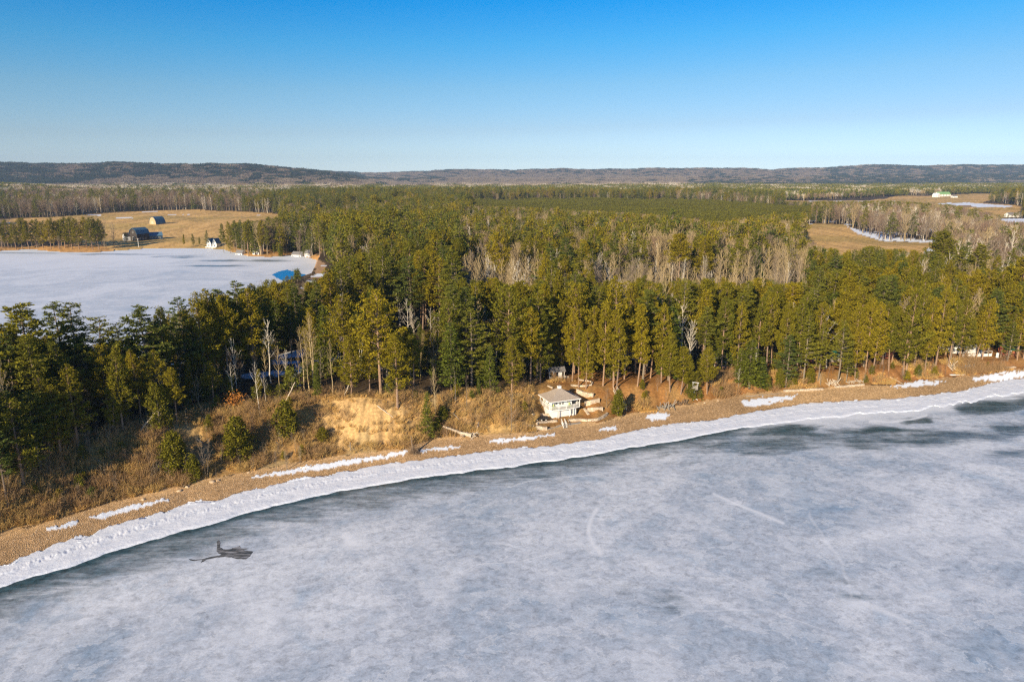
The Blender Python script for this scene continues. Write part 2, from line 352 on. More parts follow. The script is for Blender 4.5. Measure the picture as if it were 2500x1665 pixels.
# snow lying on the land
snow = np.zeros(len(x)); wpx = px + (nB - .5) * 14; wpy = py + (fbm(x * .8, y * .8, 31, 3) - .5) * 9 + (vn(x * 3.1, y * 3.1, 36) - .5) * 4
for p in BEACH_SNOW: snow[inpoly(wpx, wpy, p)] = 1
snow[(snow > 0) & (fbm(x * .9, y * .9, 61, 3) > .74)] = 0
for p in (SNOW_R, SNOW_R2, SNOW_R3, SNOW_R4, SNOW_R5): snow[inpoly(px + (nB - .5) * 6, py + (nB - .5) * 2, p)] = 1
fs = fld & (u < -.2) & (fbm(x * .02, y * .05, 88, 4) > .775); snow[fs] = 1
snow[inpoly(px, py, YARD) & (nB > .60)] = 1
snow[(y > y2 + 18) & (y < 900) & ~((u < -.2) & (y > 330)) & ~fld & (fbm(x * .05, y * .05, 91, 3) > np.where(y < 400, .70, .60))] = 1
snow[(y < y0 + 0.0)] = 1; snow[cove_snow] = 1
V[:, 2] += np.where((snow > 0) & (y < 260), 0.12, 0)
attrs = {'Col': col, 'snow': snow, 'pebble': pebble}
fc = F[:, 0]; fy = y[fc]; fb = (fy < y1[fc]); fs_ = snow[fc] > .5; fh = fy > 3300
fbl = (~fb) & (fy < y2[fc]); ff = fld[fc]
keep = ~((z[F].max(1) < -.7))
submesh('beach', V, F, fb & ~fs_ & keep, m_land, attrs)
submesh('bluff', V, F, fbl & ~fs_ & keep, m_land, attrs)
submesh('hay_field', V, F, ff & ~fs_ & ~fb & ~fbl & keep, m_land, attrs)
submesh('snow_ground', V, F, fs_ & keep, m_land, attrs)
submesh('hills', V, F, fh & ~fs_ & ~ff & keep, m_land, attrs)
submesh('ground', V, F, ~fb & ~fbl & ~ff & ~fs_ & ~fh & keep, m_land, attrs)
land = (V, F)

# ------------------------------------------------------------------ lake ice
m_ice, nt, b = mat('lake_ice', rough=0.42, spec=0.35)
co = coords(nt, (1, 1, 1), (0, 0, radians(-24))); st = coords(nt, (0.85, 1.0, 1), (0, 0, radians(-22)))
big = noise(nt, co, 0.022, 6, .6, 1.6); mid = noise(nt, st, 0.16, 8, .62, .8); fine = noise(nt, st, 0.9, 7, .68, .5); fl = noise(nt, co, .055, 6, .6, 2.)
huge = noise(nt, co, .010, 5, .55, 1.0)
fac = math_(nt, 'ADD', math_(nt, 'ADD', math_(nt, 'MULTIPLY', big, .66), math_(nt, 'MULTIPLY', mid, .24)), math_(nt, 'MULTIPLY', math_(nt, 'SUBTRACT', huge, .3), .34))
c = ramp(nt, fac, [(0.37, (.28, .38, .51)), (0.44, (.41, .48, .58)), (0.505, (.50, .555, .645)), (0.60, (.68, .725, .80))])
c = mixc(nt, math_(nt, 'MULTIPLY', ramp(nt, fl, [(0.56, 0.0), (0.70, 1.0)]), .40), c, (.30, .43, .58))
c = mixc(nt, 1.0, c, ramp(nt, fine, [(0.30, .66), (0.5, 1.0), (0.70, 1.22)]), 'MULTIPLY')
# refrozen plates with ragged pale edges
vz = node(nt, 'ShaderNodeTexVoronoi', feature='DISTANCE_TO_EDGE'); vz.inputs['Scale'].default_value = .22
wv = node(nt, 'ShaderNodeMix', data_type='VECTOR'); wv.inputs[0].default_value = .5
wisp = noise(nt, coords(nt, (0.22, 1.15, 1), (0, 0, radians(-20))), .42, 9, .72, .6)
ns_ = node(nt, 'ShaderNodeTexNoise'); ns_.inputs['Scale'].default_value = .35; ns_.inputs['Detail'].default_value = 6; nt.links.new(co, ns_.inputs['Vector'])
va = node(nt, 'ShaderNodeVectorMath', operation='SCALE'); va.inputs['Scale'].default_value = 7.0; nt.links.new(ns_.outputs['Color'], va.inputs[0])
vb = node(nt, 'ShaderNodeVectorMath', operation='ADD'); nt.links.new(co, vb.inputs[0]); nt.links.new(va.outputs[0], vb.inputs[1])
nt.links.new(vb.outputs[0], vz.inputs['Vector'])
pl_n = noise(nt, coords(nt, (.8, 1, 1), (0, 0, .6)), .21, 9, .66, .35)
plate = ramp(nt, pl_n, [(.555, 0.), (.570, 1.)]); crust = ramp(nt, pl_n, [(.40, 1.), (.415, 0.)]); grit = noise(nt, co, 3.2, 5, .75)
c = mixc(nt, math_(nt, 'MULTIPLY', plate, .30), c, (.74, .79, .87)); c = mixc(nt, math_(nt, 'MULTIPLY', crust, .22), c, (.28, .38, .50))
c = mixc(nt, 1.0, c, ramp(nt, grit, [(.30, .78), (.5, 1.), (.72, 1.16)]), 'MULTIPLY')
rim_ = math_(nt, 'SUBTRACT', ramp(nt, pl_n, [(.548, 0.), (.556, 1.)]), ramp(nt, pl_n, [(.560, 0.), (.568, 1.)]), True)
c = mixc(nt, math_(nt, 'MULTIPLY', rim_, .5), c, (.82, .85, .9))
edge = ramp(nt, vz.outputs['Distance'], [(0.0, 1.0), (0.018, 0.0)])
emask = ramp(nt, noise(nt, co, .05, 3), [(0.50, 0.0), (0.62, 1.0)])
c = mixc(nt, math_(nt, 'MULTIPLY', math_(nt, 'MULTIPLY', edge, emask), .5), c, (.78, .80, .86))
wh = attr(nt, 'white'); c = mixc(nt, wh, c, (.80, .84, .91))
sc_ = noise(nt, coords(nt, (0.12, 1.6, 1), (0, 0, radians(-18))), 1.0, 4, .7, .3)
c = mixc(nt, math_(nt, 'MULTIPLY', ramp(nt, sc_, [(.62, 0.), (.72, 1.)]), .18), c, (.78, .81, .87))
dk = attr(nt, 'dark'); dn = math_(nt, 'MULTIPLY_ADD', dk, 1.0); 
dkn = ramp(nt, math_(nt, 'ADD', math_(nt, 'MULTIPLY', dk, 1.15), math_(nt, 'ADD', math_(nt, 'MULTIPLY', math_(nt, 'SUBTRACT', mid, .5), .5), math_(nt, 'MULTIPLY', math_(nt, 'SUBTRACT', wisp, .5), math_(nt, 'MULTIPLY', math_(nt, 'MULTIPLY', dk, 4.0, True), 1.6)))), [(0.12, 0.0), (0.34, .40), (0.60, .78), (0.95, 1.0)])
dcol = mixc(nt, ramp(nt, fine, [(.35, 0.), (.65, 1.)]), (.022, .045, .058), (.065, .135, .175))
c = mixc(nt, dkn, c, dcol)
nt.links.new(c, b.inputs['Base Color'])
nt.links.new(ramp(nt, dkn, [(0, .55), (1, .28)]), b.inputs['Roughness'])
bump(nt, b, math_(nt, 'ADD', fine, mid), 0.25, 0.10)

def seg_mask(px, py, pts, w0, w1=None):
    """soft stroke along a polyline, width in the tracing's units"""
    w1 = w1 or w0; best = np.zeros(px.shape); n = len(pts) - 1
    for i in range(n):
        (ax, ay), (bx, by) = pts[i], pts[i + 1]; dx, dy = bx - ax, by - ay
        t = np.clip(((px - ax) * dx + (py - ay) * dy) / (dx * dx + dy * dy), 0, 1)
        d = np.hypot(px - ax - t * dx, py - ay - t * dy); w = w0 + (w1 - w0) * (i + t) / n
        best = np.maximum(best, np.clip(1.2 - d / w, 0, 1))
    return best
def gauss(px, py, cx, cy, rx, ry, a=0.):
    ca, sa = cos(a), sin(a); X = (px - cx) * ca + (py - cy) * sa; Y = -(px - cx) * sa + (py - cy) * ca
    return np.exp(-((X / rx) ** 2 + (Y / ry) ** 2))
ui = np.concatenate([np.linspace(-3, -1.0, 30), np.linspace(-.98, .98, 1000), np.linspace(1.0, 3, 30)])
yi = [8.0]
while yi[-1] < 216: yi.append(yi[-1] + (2.0 if yi[-1] < 56 else max(.22, yi[-1] ** 2 / 41000.)))
yi = np.array(yi); GU, GY = np.meshgrid(ui, yi); x = (GU * np.maximum(GY, 40)).ravel(); y = GY.ravel(); z = 0 * x
u = x / np.maximum(y, 40); px, py, _ = proj(x, y, z)
nB = fbm(x * .25, y * .25, 41, 5); nA = fbm(x * .07, y * .07, 42, 4)
off = ysnow(u) - y
t = np.clip(sst(1150, 1950, px), 0, 1)
core = np.where(off < 0, 1, np.exp(-np.maximum(off, 0) / (1.4 + 3.0 * nA)))
band = np.where(off < 0, 1, (1 - sst(2, 13, off + (nA - .5) * 10)) * .42)
dark = np.maximum(core * .95, band) * (1 - sst(1650, 1900, px) * .75)
blot = sst(.46, .66, fbm(x * .05 - y * .008, y * .19 - x * .06, 50, 5)) * (1 - sst(4, 30, off)) * sst(1400, 1640, px)
dark = np.maximum(dark, blot * .75)
for g, a in (((1820, 1003, 150, 9, .03), .7), ((2020, 990, 130, 8, -.05), .85), ((2110, 963, 40, 5, 0), .9), ((2200, 1000, 160, 12, .02), .6), ((1980, 1020, 80, 14, .05), .7), ((1640, 1010, 110, 12, -.12), .55), ((2100, 1010, 130, 12, .0), .75), ((1750, 1025, 150, 14, -.05), .6), ((2330, 990, 60, 16, 0), .6), ((2330, 1040, 70, 10, 0), .5)):
    dark = np.maximum(dark, gauss(px + (nB - .5) * 90, py + (nA - .5) * 26, *g) * a)
for g, a in (((1545, 1390, 40, 40, .7), .28), ((1925, 1325, 90, 22, .5), .25), ((1960, 1372, 60, 10, 0), .35), ((1540, 1395, 40, 14, .5), .3), ((1790, 1360, 40, 40, 0), .15), ((2250, 1480, 160, 40, .3), .14), ((900, 1450, 200, 50, 0), .10), ((2260, 1250, 100, 40, 0), .14), ((1430, 1360, 60, 30, 0), .14)):
    dark = np.maximum(dark, gauss(px + (nB - .5) * 60, py + (nA - .5) * 40, *g) * a)
white = seg_mask(px + (nB - .5) * 4, py, [(1640, 1135), (1700, 1162), (1760, 1185), (1800, 1202)], 2.5, 5) * .75
crs = seg_mask(px + (nB - .5) * 5, py, [(1372, 1170), (1358, 1195), (1352, 1225), (1362, 1250), (1380, 1272)], 6, 7) * .75; white = np.maximum(white, crs)
white = np.maximum(white, seg_mask(px + (nB - .5) * 10, py, [(1962, 1386), (2000, 1392), (2050, 1412), (2090, 1428)], 12, 5) * .6)
white = np.maximum(white, seg_mask(px, py + (nB - .5) * 8, [(2000, 970), (2040, 970), (2090, 966), (2130, 955)], 5, 3) * .9)
white = np.maximum(white, gauss(px + (nB - .5) * 80, py + (nB - .5) * 20, 2000, 945, 160, 12, -.08) * .8 * sst(.3, .6, nB))
white = np.maximum(white, sst(0., 1., (1 - sst(-1, 9, off + (nA - .5) * 14)) * sst(1600, 1850, px)) * .8)
for dx in (0, 5):
    white = np.maximum(white, seg_mask(px, py - dx, [(560, 1272), (640, 1262), (760, 1240), (900, 1208), (1000, 1190)], 1.0, 1.0) * .5)
    white = np.maximum(white, seg_mask(px, py - dx, [(380, 1345), (450, 1322), (520, 1308)], 1.0, 1.0) * .4)
for cr in ([(1010, 1330), (1090, 1300), (1190, 1290), (1300, 1265)], [(820, 1230), (870, 1330), (960, 1440)], [(1500, 1440), (1600, 1405), (1760, 1400), (1900, 1450)], [(2000, 1120), (2120, 1150), (2260, 1140)], [(1160, 1120), (1250, 1100), (1420, 1085), (1560, 1090)], [(300, 1420), (420, 1405), (600, 1370)]):
    white = np.maximum(white, seg_mask(px + (nB - .5) * 22, py + (nB - .5) * 8, cr, 1.1, 1.4) * .55)
white = np.maximum(white, seg_mask(px + (nB - .5) * 12, py, [(1860, 1180), (1890, 1230), (1940, 1300), (1955, 1370)], 3, 5) * .35)
white = np.maximum(white, gauss(px + (nB - .5) * 130, py + (nB - .5) * 60, 820, 1250, 26, 16) * sst(.4, .5, nB)); 
white = np.maximum(white, sst(.60, .66, fbm(x * .11, y * .11, 58, 5)) * .18 * sst(10, 20, off))
dark = dark * (1 - white * .9)
keepi = (y < yice(u) + 4).reshape(GU.shape)
F2 = grid_faces(*GU.shape); V2 = np.stack([x, y, z], 1)
submesh('lake_ice', V2, F2, keepi.ravel()[F2[:, 0]], m_ice, {'dark': dark, 'white': np.clip(white, 0, 1)})
# bay ice
ub = np.linspace(-2.2, -.2, 420); yb = np.concatenate([np.arange(100, 300, 2.), np.arange(300, 620, 2.5)]); GU, GY = np.meshgrid(ub, yb)
x = (GU * GY).ravel(); y = GY.ravel(); px, py, _ = proj(x, y, 0 * x); nB = fbm(x * .05, y * .05, 41, 5); nA = fbm(x * .02, y * .02, 42, 4)
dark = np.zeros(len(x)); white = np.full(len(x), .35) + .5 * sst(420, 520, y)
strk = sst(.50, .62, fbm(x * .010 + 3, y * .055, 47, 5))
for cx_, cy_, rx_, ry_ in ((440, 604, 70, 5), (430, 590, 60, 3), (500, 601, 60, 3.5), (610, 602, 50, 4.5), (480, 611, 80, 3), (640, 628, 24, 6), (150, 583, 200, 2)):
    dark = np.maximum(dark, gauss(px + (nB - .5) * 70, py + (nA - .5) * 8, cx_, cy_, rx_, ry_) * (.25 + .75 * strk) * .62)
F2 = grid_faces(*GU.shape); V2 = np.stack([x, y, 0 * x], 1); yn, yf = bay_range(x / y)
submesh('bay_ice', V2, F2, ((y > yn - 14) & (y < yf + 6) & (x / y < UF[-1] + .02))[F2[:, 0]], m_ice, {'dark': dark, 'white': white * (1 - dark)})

# snow shelf between the beach and the dark ice
m_snow, nt, b = mat('snow', (.82, .86, .94), .7, .2)
co = coords(nt); bump(nt, b, noise(nt, co, 1.6, 6, .7), 0.5, 0.2)
nt.links.new(ramp(nt, noise(nt, co, .5, 5), [(0.3, (.66, .72, .84)), (0.6, (.82, .86, .95))]), b.inputs['Base Color'])
us = np.linspace(-1.5, 1.3, 2600); tt = np.linspace(0, 1, 34); GU, GT = np.meshgrid(us, tt)
ya = ysnow(GU); yb_ = yice(GU); gy = ya + (yb_ - ya + .5) * GT; gx = GU * gy
rag = (fbm(gx * .45, gy * .45, 71, 5) - .5) * 3.0 + (fbm(gx * 1.6, gy * 1.6, 70, 3) - .5) * 1.2; gy = gy + rag * sst(.6, 1, GT) + (fbm(gx * .3, gy * .3, 72, 4) - .5) * (1.7 + 5 * sst(.25, .75, GU)) * (1 - sst(0, .4, GT)); gx = GU * gy
prof = np.minimum(sst(0, .10, GT), 1 - sst(.93, 1, GT))
tr = np.exp(-((GT - .40 - .02 * np.sin(GU * 20)) / .012) ** 2) + np.exp(-((GT - .47 - .02 * np.sin(GU * 20)) / .012) ** 2)
ft = np.exp(-((GT - .58) / .10) ** 2) * (fbm(gx * 2.2, gy * 2.2, 75, 3) - .5) * .26
gz = -.05 + prof * (.20 + .12 * GT + (fbm(gx * .35, gy * .6, 74, 4) - .5) * .10 + ft - .05 * tr)
link('shore_snow', mesh_from('shore_snow', np.stack([gx.ravel(), gy.ravel(), gz.ravel()], 1), grid_faces(*GU.shape), m_snow, smooth=True), kind='structure')
# open water of the bay and slush hole, flat sheets
def sheet(name, pts, z, m, kind='structure', jit=0.0, sub=6, ground=False):
    P = []
    n = len(pts); rnd = random.Random(len(name) + n)
    for i in range(n):
        (ax, ay), (bx, by) = pts[i], pts[(i + 1) % n]
        for k in range(sub):
            t = k / sub; P.append((ax + (bx - ax) * t + rnd.uniform(-1, 1) * jit, ay + (by - ay) * t + rnd.uniform(-1, 1) * jit))
    me = bpy.data.meshes.new(name); W = [un(a, b_, z) for a, b_ in P]
    me.from_pydata([(float(a), float(b_), z) for a, b_ in W], [], [list(range(len(W)))]); me.materials.append(m)
    if me.polygons[0].normal.z < 0: me.flip_normals()
    return link(name, me, kind=kind)
m_water, nt, b = mat('open_water', (.0, .24, .62), .32, .4)
bump(nt, b, noise(nt, coords(nt, (.3, 1, 1)), 1.2, 3), .15, .1)
sheet('open_water', [(625, 631), (640, 625), (660, 620), (672, 624), (690, 628), (706, 633), (712, 640), (690, 648), (650, 646), (634, 638)], 0.03, m_water, jit=1.0)
m_slush, nt, b = mat('slush', (.05, .06, .065), .3, .4)
nt.links.new(ramp(nt, noise(nt, coords(nt, (.4, 1.5, 1)), .8, 6, .7), [(.35, (.035, .05, .058)), (.5, (.12, .12, .12)), (.62, (.34, .35, .38))]), b.inputs['Base Color'])
A = lambda a: [((400 + x_ / 4.48) * .9416, (1050 + y_ / 4.48) * .9416) for x_, y_ in a]
sheet('meltwater_patch', A([(270, 1408), (300, 1425), (420, 1405), (560, 1375), (640, 1362), (600, 1350), (575, 1320), (585, 1260), (578, 1220), (600, 1200), (622, 1230), (612, 1275), (650, 1300), (730, 1300), (760, 1280), (800, 1275), (830, 1262), (850, 1290), (930, 1292), (870, 1310), (978, 1325), (940, 1380), (900, 1410), (800, 1410), (740, 1390), (640, 1385), (560, 1395), (470, 1412), (400, 1455), (420, 1415), (330, 1432)]), 0.012, m_slush, jit=.5, sub=4)
# ------------------------------------------------------------------ plant builders
class Geo:
    def __init__(s): s.V = []; s.F = []; s.n = 0; s.M = []
    def add(s, V, F, m=0):
        V = np.asarray(V, float).reshape(-1, 3); F = np.asarray(F, int).reshape(-1, 3)
        s.V.append(V); s.F.append(F + s.n); s.M.append(np.full(len(F), m)); s.n += len(V)
    def tube(s, P, R, n=5, m=0):
        P = np.asarray(P, float); R = np.asarray(R, float); k = len(P)
        T = np.gradient(P, axis=0); T /= np.linalg.norm(T, axis=1)[:, None] + 1e-9
        ref = np.array([1., 0, 0]) if abs(T[0][0]) < .8 else np.array([0, 1., 0])
        A = np.cross(T, ref); A /= np.linalg.norm(A, axis=1)[:, None] + 1e-9; B = np.cross(T, A)
        a = np.arange(n) * 2 * pi / n
        V = P[:, None, :] + R[:, None, None] * (np.cos(a)[None, :, None] * A[:, None, :] + np.sin(a)[None, :, None] * B[:, None, :])
        V = V.reshape(-1, 3); F = []
        for i in range(k - 1):
            for j in range(n):
                q = i * n + j; r = i * n + (j + 1) % n
                F += [(q, r, r + n), (q, r + n, q + n)]
        s.add(V, F, m)
    def spikes(s, P, D, L, W, rng, m=0):
        """thin tapering leaves/twigs: P start points, D directions (unit), length, width"""
        D = D / (np.linalg.norm(D, axis=1)[:, None] + 1e-9); k = len(P)
        R = rng.normal(size=(k, 3)); S = np.cross(D, R); S /= np.linalg.norm(S, axis=1)[:, None] + 1e-9
        L = np.broadcast_to(L, (k,))[:, None]; W = np.broadcast_to(W, (k,))[:, None]
        V = np.stack([P - S * W * .5, P + S * W * .5, P + D * L], 1).reshape(-1, 3)
        s.add(V, np.arange(3 * k).reshape(-1, 3), m)
    def leaves(s, P, D, L, W, rng, m=0):
        """kite-shaped sprays"""
        D = D / (np.linalg.norm(D, axis=1)[:, None] + 1e-9); k = len(P)
        R = rng.normal(size=(k, 3)); S = np.cross(D, R); S /= np.linalg.norm(S, axis=1)[:, None] + 1e-9
        L = np.broadcast_to(L, (k,))[:, None]; W = np.broadcast_to(W, (k,))[:, None]
        mid = P + D * L * .45
        V = np.stack([P, mid - S * W * .5, mid + S * W * .5, P + D * L], 1).reshape(-1, 3)
        i = np.arange(k) * 4
        s.add(V, np.concatenate([np.stack([i, i + 1, i + 2], 1), np.stack([i + 1, i + 3, i + 2], 1)]), m)
    def mesh(s, name, mats): return mesh_from(name, np.concatenate(s.V), np.concatenate(s.F), mats, mi=np.concatenate(s.M))

def leaf_mat(name, c1, c2, var=.4, trans=.22):
    c1 = tuple(a * k for a, k in zip(c1, (1.24, 1.16, 1.0))); c2 = tuple(a * k for a, k in zip(c2, (1.24, 1.16, 1.0)))
    m, nt, b = mat(name, c1, .75, .15)
    oi = node(nt, 'ShaderNodeObjectInfo'); geo = node(nt, 'ShaderNodeNewGeometry')
    c = mixc(nt, oi.outputs['Random'], c1, c2)
    v = ramp(nt, geo.outputs['Random Per Island'], [(0., 1 - var), (1., 1 + var)])
    c = mixc(nt, 1., c, v, 'MULTIPLY'); nt.links.new(c, b.inputs['Base Color'])
    tr = node(nt, 'ShaderNodeBsdfTranslucent'); nt.links.new(c, tr.inputs[0]); mx = node(nt, 'ShaderNodeMixShader'); mx.inputs[0].default_value = trans
    nt.links.new(b.outputs[0], mx.inputs[1]); nt.links.new(tr.outputs[0], mx.inputs[2]); nt.links.new(mx.outputs[0], nt.nodes['Material Output'].inputs[0])
    return m
def bark_mat(name, c1, c2):
    m, nt, b = mat(name, c1, .9, .1)
    oi = node(nt, 'ShaderNodeObjectInfo')
    c = mixc(nt, oi.outputs['Random'], c1, c2); n = noise(nt, coords(nt, (1, 1, .3)), 6, 4)
    nt.links.new(mixc(nt, 1., c, ramp(nt, n, [(.3, .6), (.6, 1.2)]), 'MULTIPLY'), b.inputs['Base Color']); return m
m_red = leaf_mat('red_pine_needles', (.215, .178, .010), (.108, .114, .011))
m_white = leaf_mat('white_pine_needles', (.078, .104, .024), (.160, .155, .015))
m_spruce = leaf_mat('spruce_needles', (.072, .102, .016), (.130, .140, .013))
m_young = leaf_mat('young_pine_needles', (.150, .136, .011), (.105, .112, .012))
m_plant = leaf_mat('plantation_needles', (.125, .122, .014), (.095, .100, .012))
m_bpine = bark_mat('pine_bark', (.34, .22, .14), (.24, .17, .13))
m_bdark = bark_mat('grey_bark', (.17, .13, .10), (.24, .20, .15))
m_birch = bark_mat('birch_bark', (.68, .62, .52), (.52, .45, .36))
m_tan = bark_mat('aspen_bark', (.46, .36, .21), (.38, .29, .16))
m_ttan = bark_mat('aspen_twigs', (.40, .30, .155), (.30, .225, .125))
m_tgrey = bark_mat('maple_twigs', (.23, .18, .135), (.32, .255, .185))
m_tred = bark_mat('reddish_twigs', (.25, .165, .12), (.22, .16, .12))
m_farb = bark_mat('far_twigs', (.21, .15, .105), (.28, .20, .13))
m_hill = bark_mat('hill_twigs', (.145, .108, .092), (.20, .15, .115))
m_hillc = leaf_mat('hill_needles', (.020, .036, .030), (.032, .048, .032))
m_oak = leaf_mat('dry_leaves', (.50, .24, .05), (.45, .2, .05))

def conifer(seed, Ht, base, R, kind, nbr, cl, tris, size, lean=0., lowtwigs=True):
    """returns trunk Geo, crown Geo. kind: red | white | spruce | young"""
    rng = np.random.default_rng(seed); g = Geo(); c = Geo()
    zz = np.linspace(0, Ht * .985, 9); bend = rng.normal(size=2) * .012 * Ht
    px_ = lean * zz + bend[0] * np.sin(zz / Ht * pi); py_ = bend[1] * np.sin(zz / Ht * pi)
    r0 = Ht * .0098 + .05
    g.tube(np.stack([px_, py_, zz - .4 * (zz == 0)], 1), r0 * (1 - zz / Ht) ** .75 + .025, 7 if tris > 8 else 4)
    P = []; D = []; S = []; lobn = rng.integers(2, 4); lobp = rng.uniform(0, 6.28); lobz = rng.uniform(1, 3); pw = rng.uniform(.38, .8) if kind == 'red' else .62
    for i in range(nbr):
        t = (i + rng.random()) / nbr; t = t ** .9
        z = Ht * (base + (1 - base) * t)
        if kind == 'red': prof = (1 - t) ** pw * (.5 + .5 * min(1, t * 4)); el = .05 + .75 * t + rng.normal() * .12
        elif kind == 'white': prof = (1 - t) ** .62 * (.5 + .5 * min(1, t * 3.2)) * rng.uniform(.55, 1.15); el = .12 + .30 * t + rng.normal() * .08
        elif kind == 'spruce': prof = (1 - t) ** .85; el = -.18 + .35 * t
        else: prof = (1 - t) ** .6 * (.7 + .3 * min(1, t * 6)); el = .15 + .8 * t + rng.normal() * .12
        a = i * 2.39996 + rng.normal() * .35; L = R * prof * rng.uniform(.7, 1.15) * (1 + (.30 if kind in ('red', 'white') else .12) * sin(a * lobn + lobp + lobz * t * 3)) + .25
        if kind == 'red' and rng.random() < .12: continue
        f = z / Ht; o = np.array([np.interp(z, zz, px_), np.interp(z, zz, py_), z])
        d = np.array([cos(a) * cos(el), sin(a) * cos(el), sin(el)])
        tip = o + d * L; midp = o + d * L * .5; midp[2] -= .04 * L; tip[2] += (.10 if kind in ('red', 'young') else .04) * L
        g.tube([o, midp, tip], [.035 + .012 * L, .02 + .008 * L, .012], 3)
        nc = max(1, int(round(cl * (L / R) + .4)))
        for k in range(nc):
            s_ = 1 - (k / max(nc, 1)) * (.62 if kind != 'spruce' else .85) - rng.random() * .06
            q = o + (midp - o) * min(1, s_ * 2) if s_ < .5 else midp + (tip - midp) * (s_ * 2 - 1)
            side = np.array([-sin(a), cos(a), 0]) * rng.normal() * L * (.20 if kind != 'spruce' else .13)
            P.append(q + side + rng.normal(size=3) * [.12, .12, .06]); D.append(d * .7 + side * .4); S.append(size * (.75 + .35 * min(1, L / R)) * rng.uniform(.8, 1.2))
    P = np.array(P); D = np.array(D); S = np.array(S); k = len(P)
    P3 = np.repeat(P, tris, 0); D3 = np.repeat(D, tris, 0); S3 = np.repeat(S, tris)
    rr = rng.normal(size=P3.shape); rr /= np.linalg.norm(rr, axis=1)[:, None]
    if kind == 'white': rr[:, 2] *= .45; up = .25; D3 = D3 * .5
    elif kind == 'spruce': rr[:, 2] *= .5; up = -.12; D3 = D3 * .5
    else: up = .45; D3 = D3 * .25
    dirs = rr + D3; dirs[:, 2] += up
    flat = np.array([1, 1, .35]) if kind in ('white', 'spruce') else np.array([1, 1, .85])
    pos = P3 + rng.normal(size=P3.shape) * flat * S3[:, None] * .42
    c.leaves(pos, dirs, S3 * rng.uniform(.6, 1.1, len(S3)), S3 * .36, rng)
    if lowtwigs and base > .2 and tris > 8:
        n = 10
        z = rng.uniform(.25 * base, base, n) * Ht; a = rng.uniform(0, 6.28, n)
        Pd = np.stack([np.interp(z, zz, px_), np.interp(z, zz, py_), z], 1); g.spikes(Pd, np.stack([np.cos(a), np.sin(a), rng.normal(size=n) * .2], 1), rng.uniform(.8, 2.2, n), .07, rng)
    return g, c
def bare(seed, Ht, R, style, nl=16, ns=6, nt_=5, base=.35, stems=1, lean=0., w=1.0):
    """leafless tree: stems, limbs, branches and fine twigs"""
    rng = np.random.default_rng(seed); g = Geo(); c = Geo(); P = []; D = []; Ls = []
    for st_ in range(stems):
        sa = rng.uniform(0, 6.28); sp = 0 if stems == 1 else rng.uniform(.06, .16)
        zz = np.linspace(0, Ht * .96, 8); wob = np.cumsum(rng.normal(size=(8, 2)) * Ht * .006, 0)
        tx = sp * cos(sa) * zz + wob[:, 0] + lean * zz; ty = sp * sin(sa) * zz + wob[:, 1]
        r0 = (Ht * .0085 + .03) * w / (1 if stems == 1 else 1.25)
        g.tube(np.stack([tx, ty, zz - .3 * (zz == 0)], 1), r0 * (1 - zz / Ht * .93), 6 if nl > 10 else 3)
        for i in range(nl):
            t = (i + rng.random()) / nl; z = Ht * (base + (.95 - base) * t)
            if style == 'aspen': L = R * (1 - t) ** .5 * rng.uniform(.7, 1.15); el = .75 + .45 * t
            elif style == 'birch': L = R * (1.0 - t) ** .55 * rng.uniform(.55, 1.2); el = .8 + .3 * t + rng.normal() * .12
            else: L = R * (1.05 - t) ** .5 * rng.uniform(.7, 1.2); el = .55 + .6 * t + rng.normal() * .12
            L = L / cos(min(el, 1.1)) * .75
            a = i * 2.39996 + rng.normal() * .4 + sa; o = np.array([np.interp(z, zz, tx), np.interp(z, zz, ty), z])
            d = np.array([cos(a) * cos(el), sin(a) * cos(el), sin(el)]); tip = o + d * L; tip[2] += .12 * L; tip[2] = min(tip[2], Ht * 1.02); mid = o + d * L * .5
            (c if style == 'maple' else g).tube([o, mid, tip], [r0 * .42 * (1 - .5 * t), r0 * .26 * (1 - .5 * t), .015], 3)
            for j in range(ns):
                s_ = .25 + .75 * (j + rng.random()) / ns; q = o + (tip - o) * s_
                d2 = d + rng.normal(size=3) * .5; d2[2] += .35; d2 /= np.linalg.norm(d2); L2 = L * .42 * (1.15 - s_ * .7) * rng.uniform(.7, 1.2)
                c.spikes(np.array([q]), np.array([d2]), L2, .055 * w, rng)
                for k in range(nt_):
                    P.append(q + d2 * L2 * rng.uniform(.15, .9)); dd = d2 + rng.normal(size=3) * .45; dd[2] += .25; D.append(dd); Ls.append(L2 * rng.uniform(.35, .7))
    c.spikes(np.array(P), np.array(D), np.array(Ls), .034 * w, rng)
    return g, c
def shrub(seed, Ht, R, n, wd=.03, up=1.2):
    rng = np.random.default_rng(seed); c = Geo()
    a = rng.uniform(0, 6.28, n); r = np.sqrt(rng.random(n)) * R * .5; P = np.stack([np.cos(a) * r, np.sin(a) * r, np.full(n, -.1)], 1)
    D = np.stack([np.cos(a) * rng.uniform(.1, .9, n), np.sin(a) * rng.uniform(.1, .9, n), np.full(n, up)], 1) + rng.normal(size=(n, 3)) * .15
    L = Ht * rng.uniform(.6, 1.1, n); c.spikes(P, D, L, wd, rng); Dn = D / np.linalg.norm(D, axis=1)[:, None]
    for q in range(3):
        t = rng.uniform(.25, .85, n)[:, None]; c.spikes(P + Dn * L[:, None] * t, Dn + rng.normal(size=(n, 3)) * .55, L * .4, wd * .75, rng)
    return c
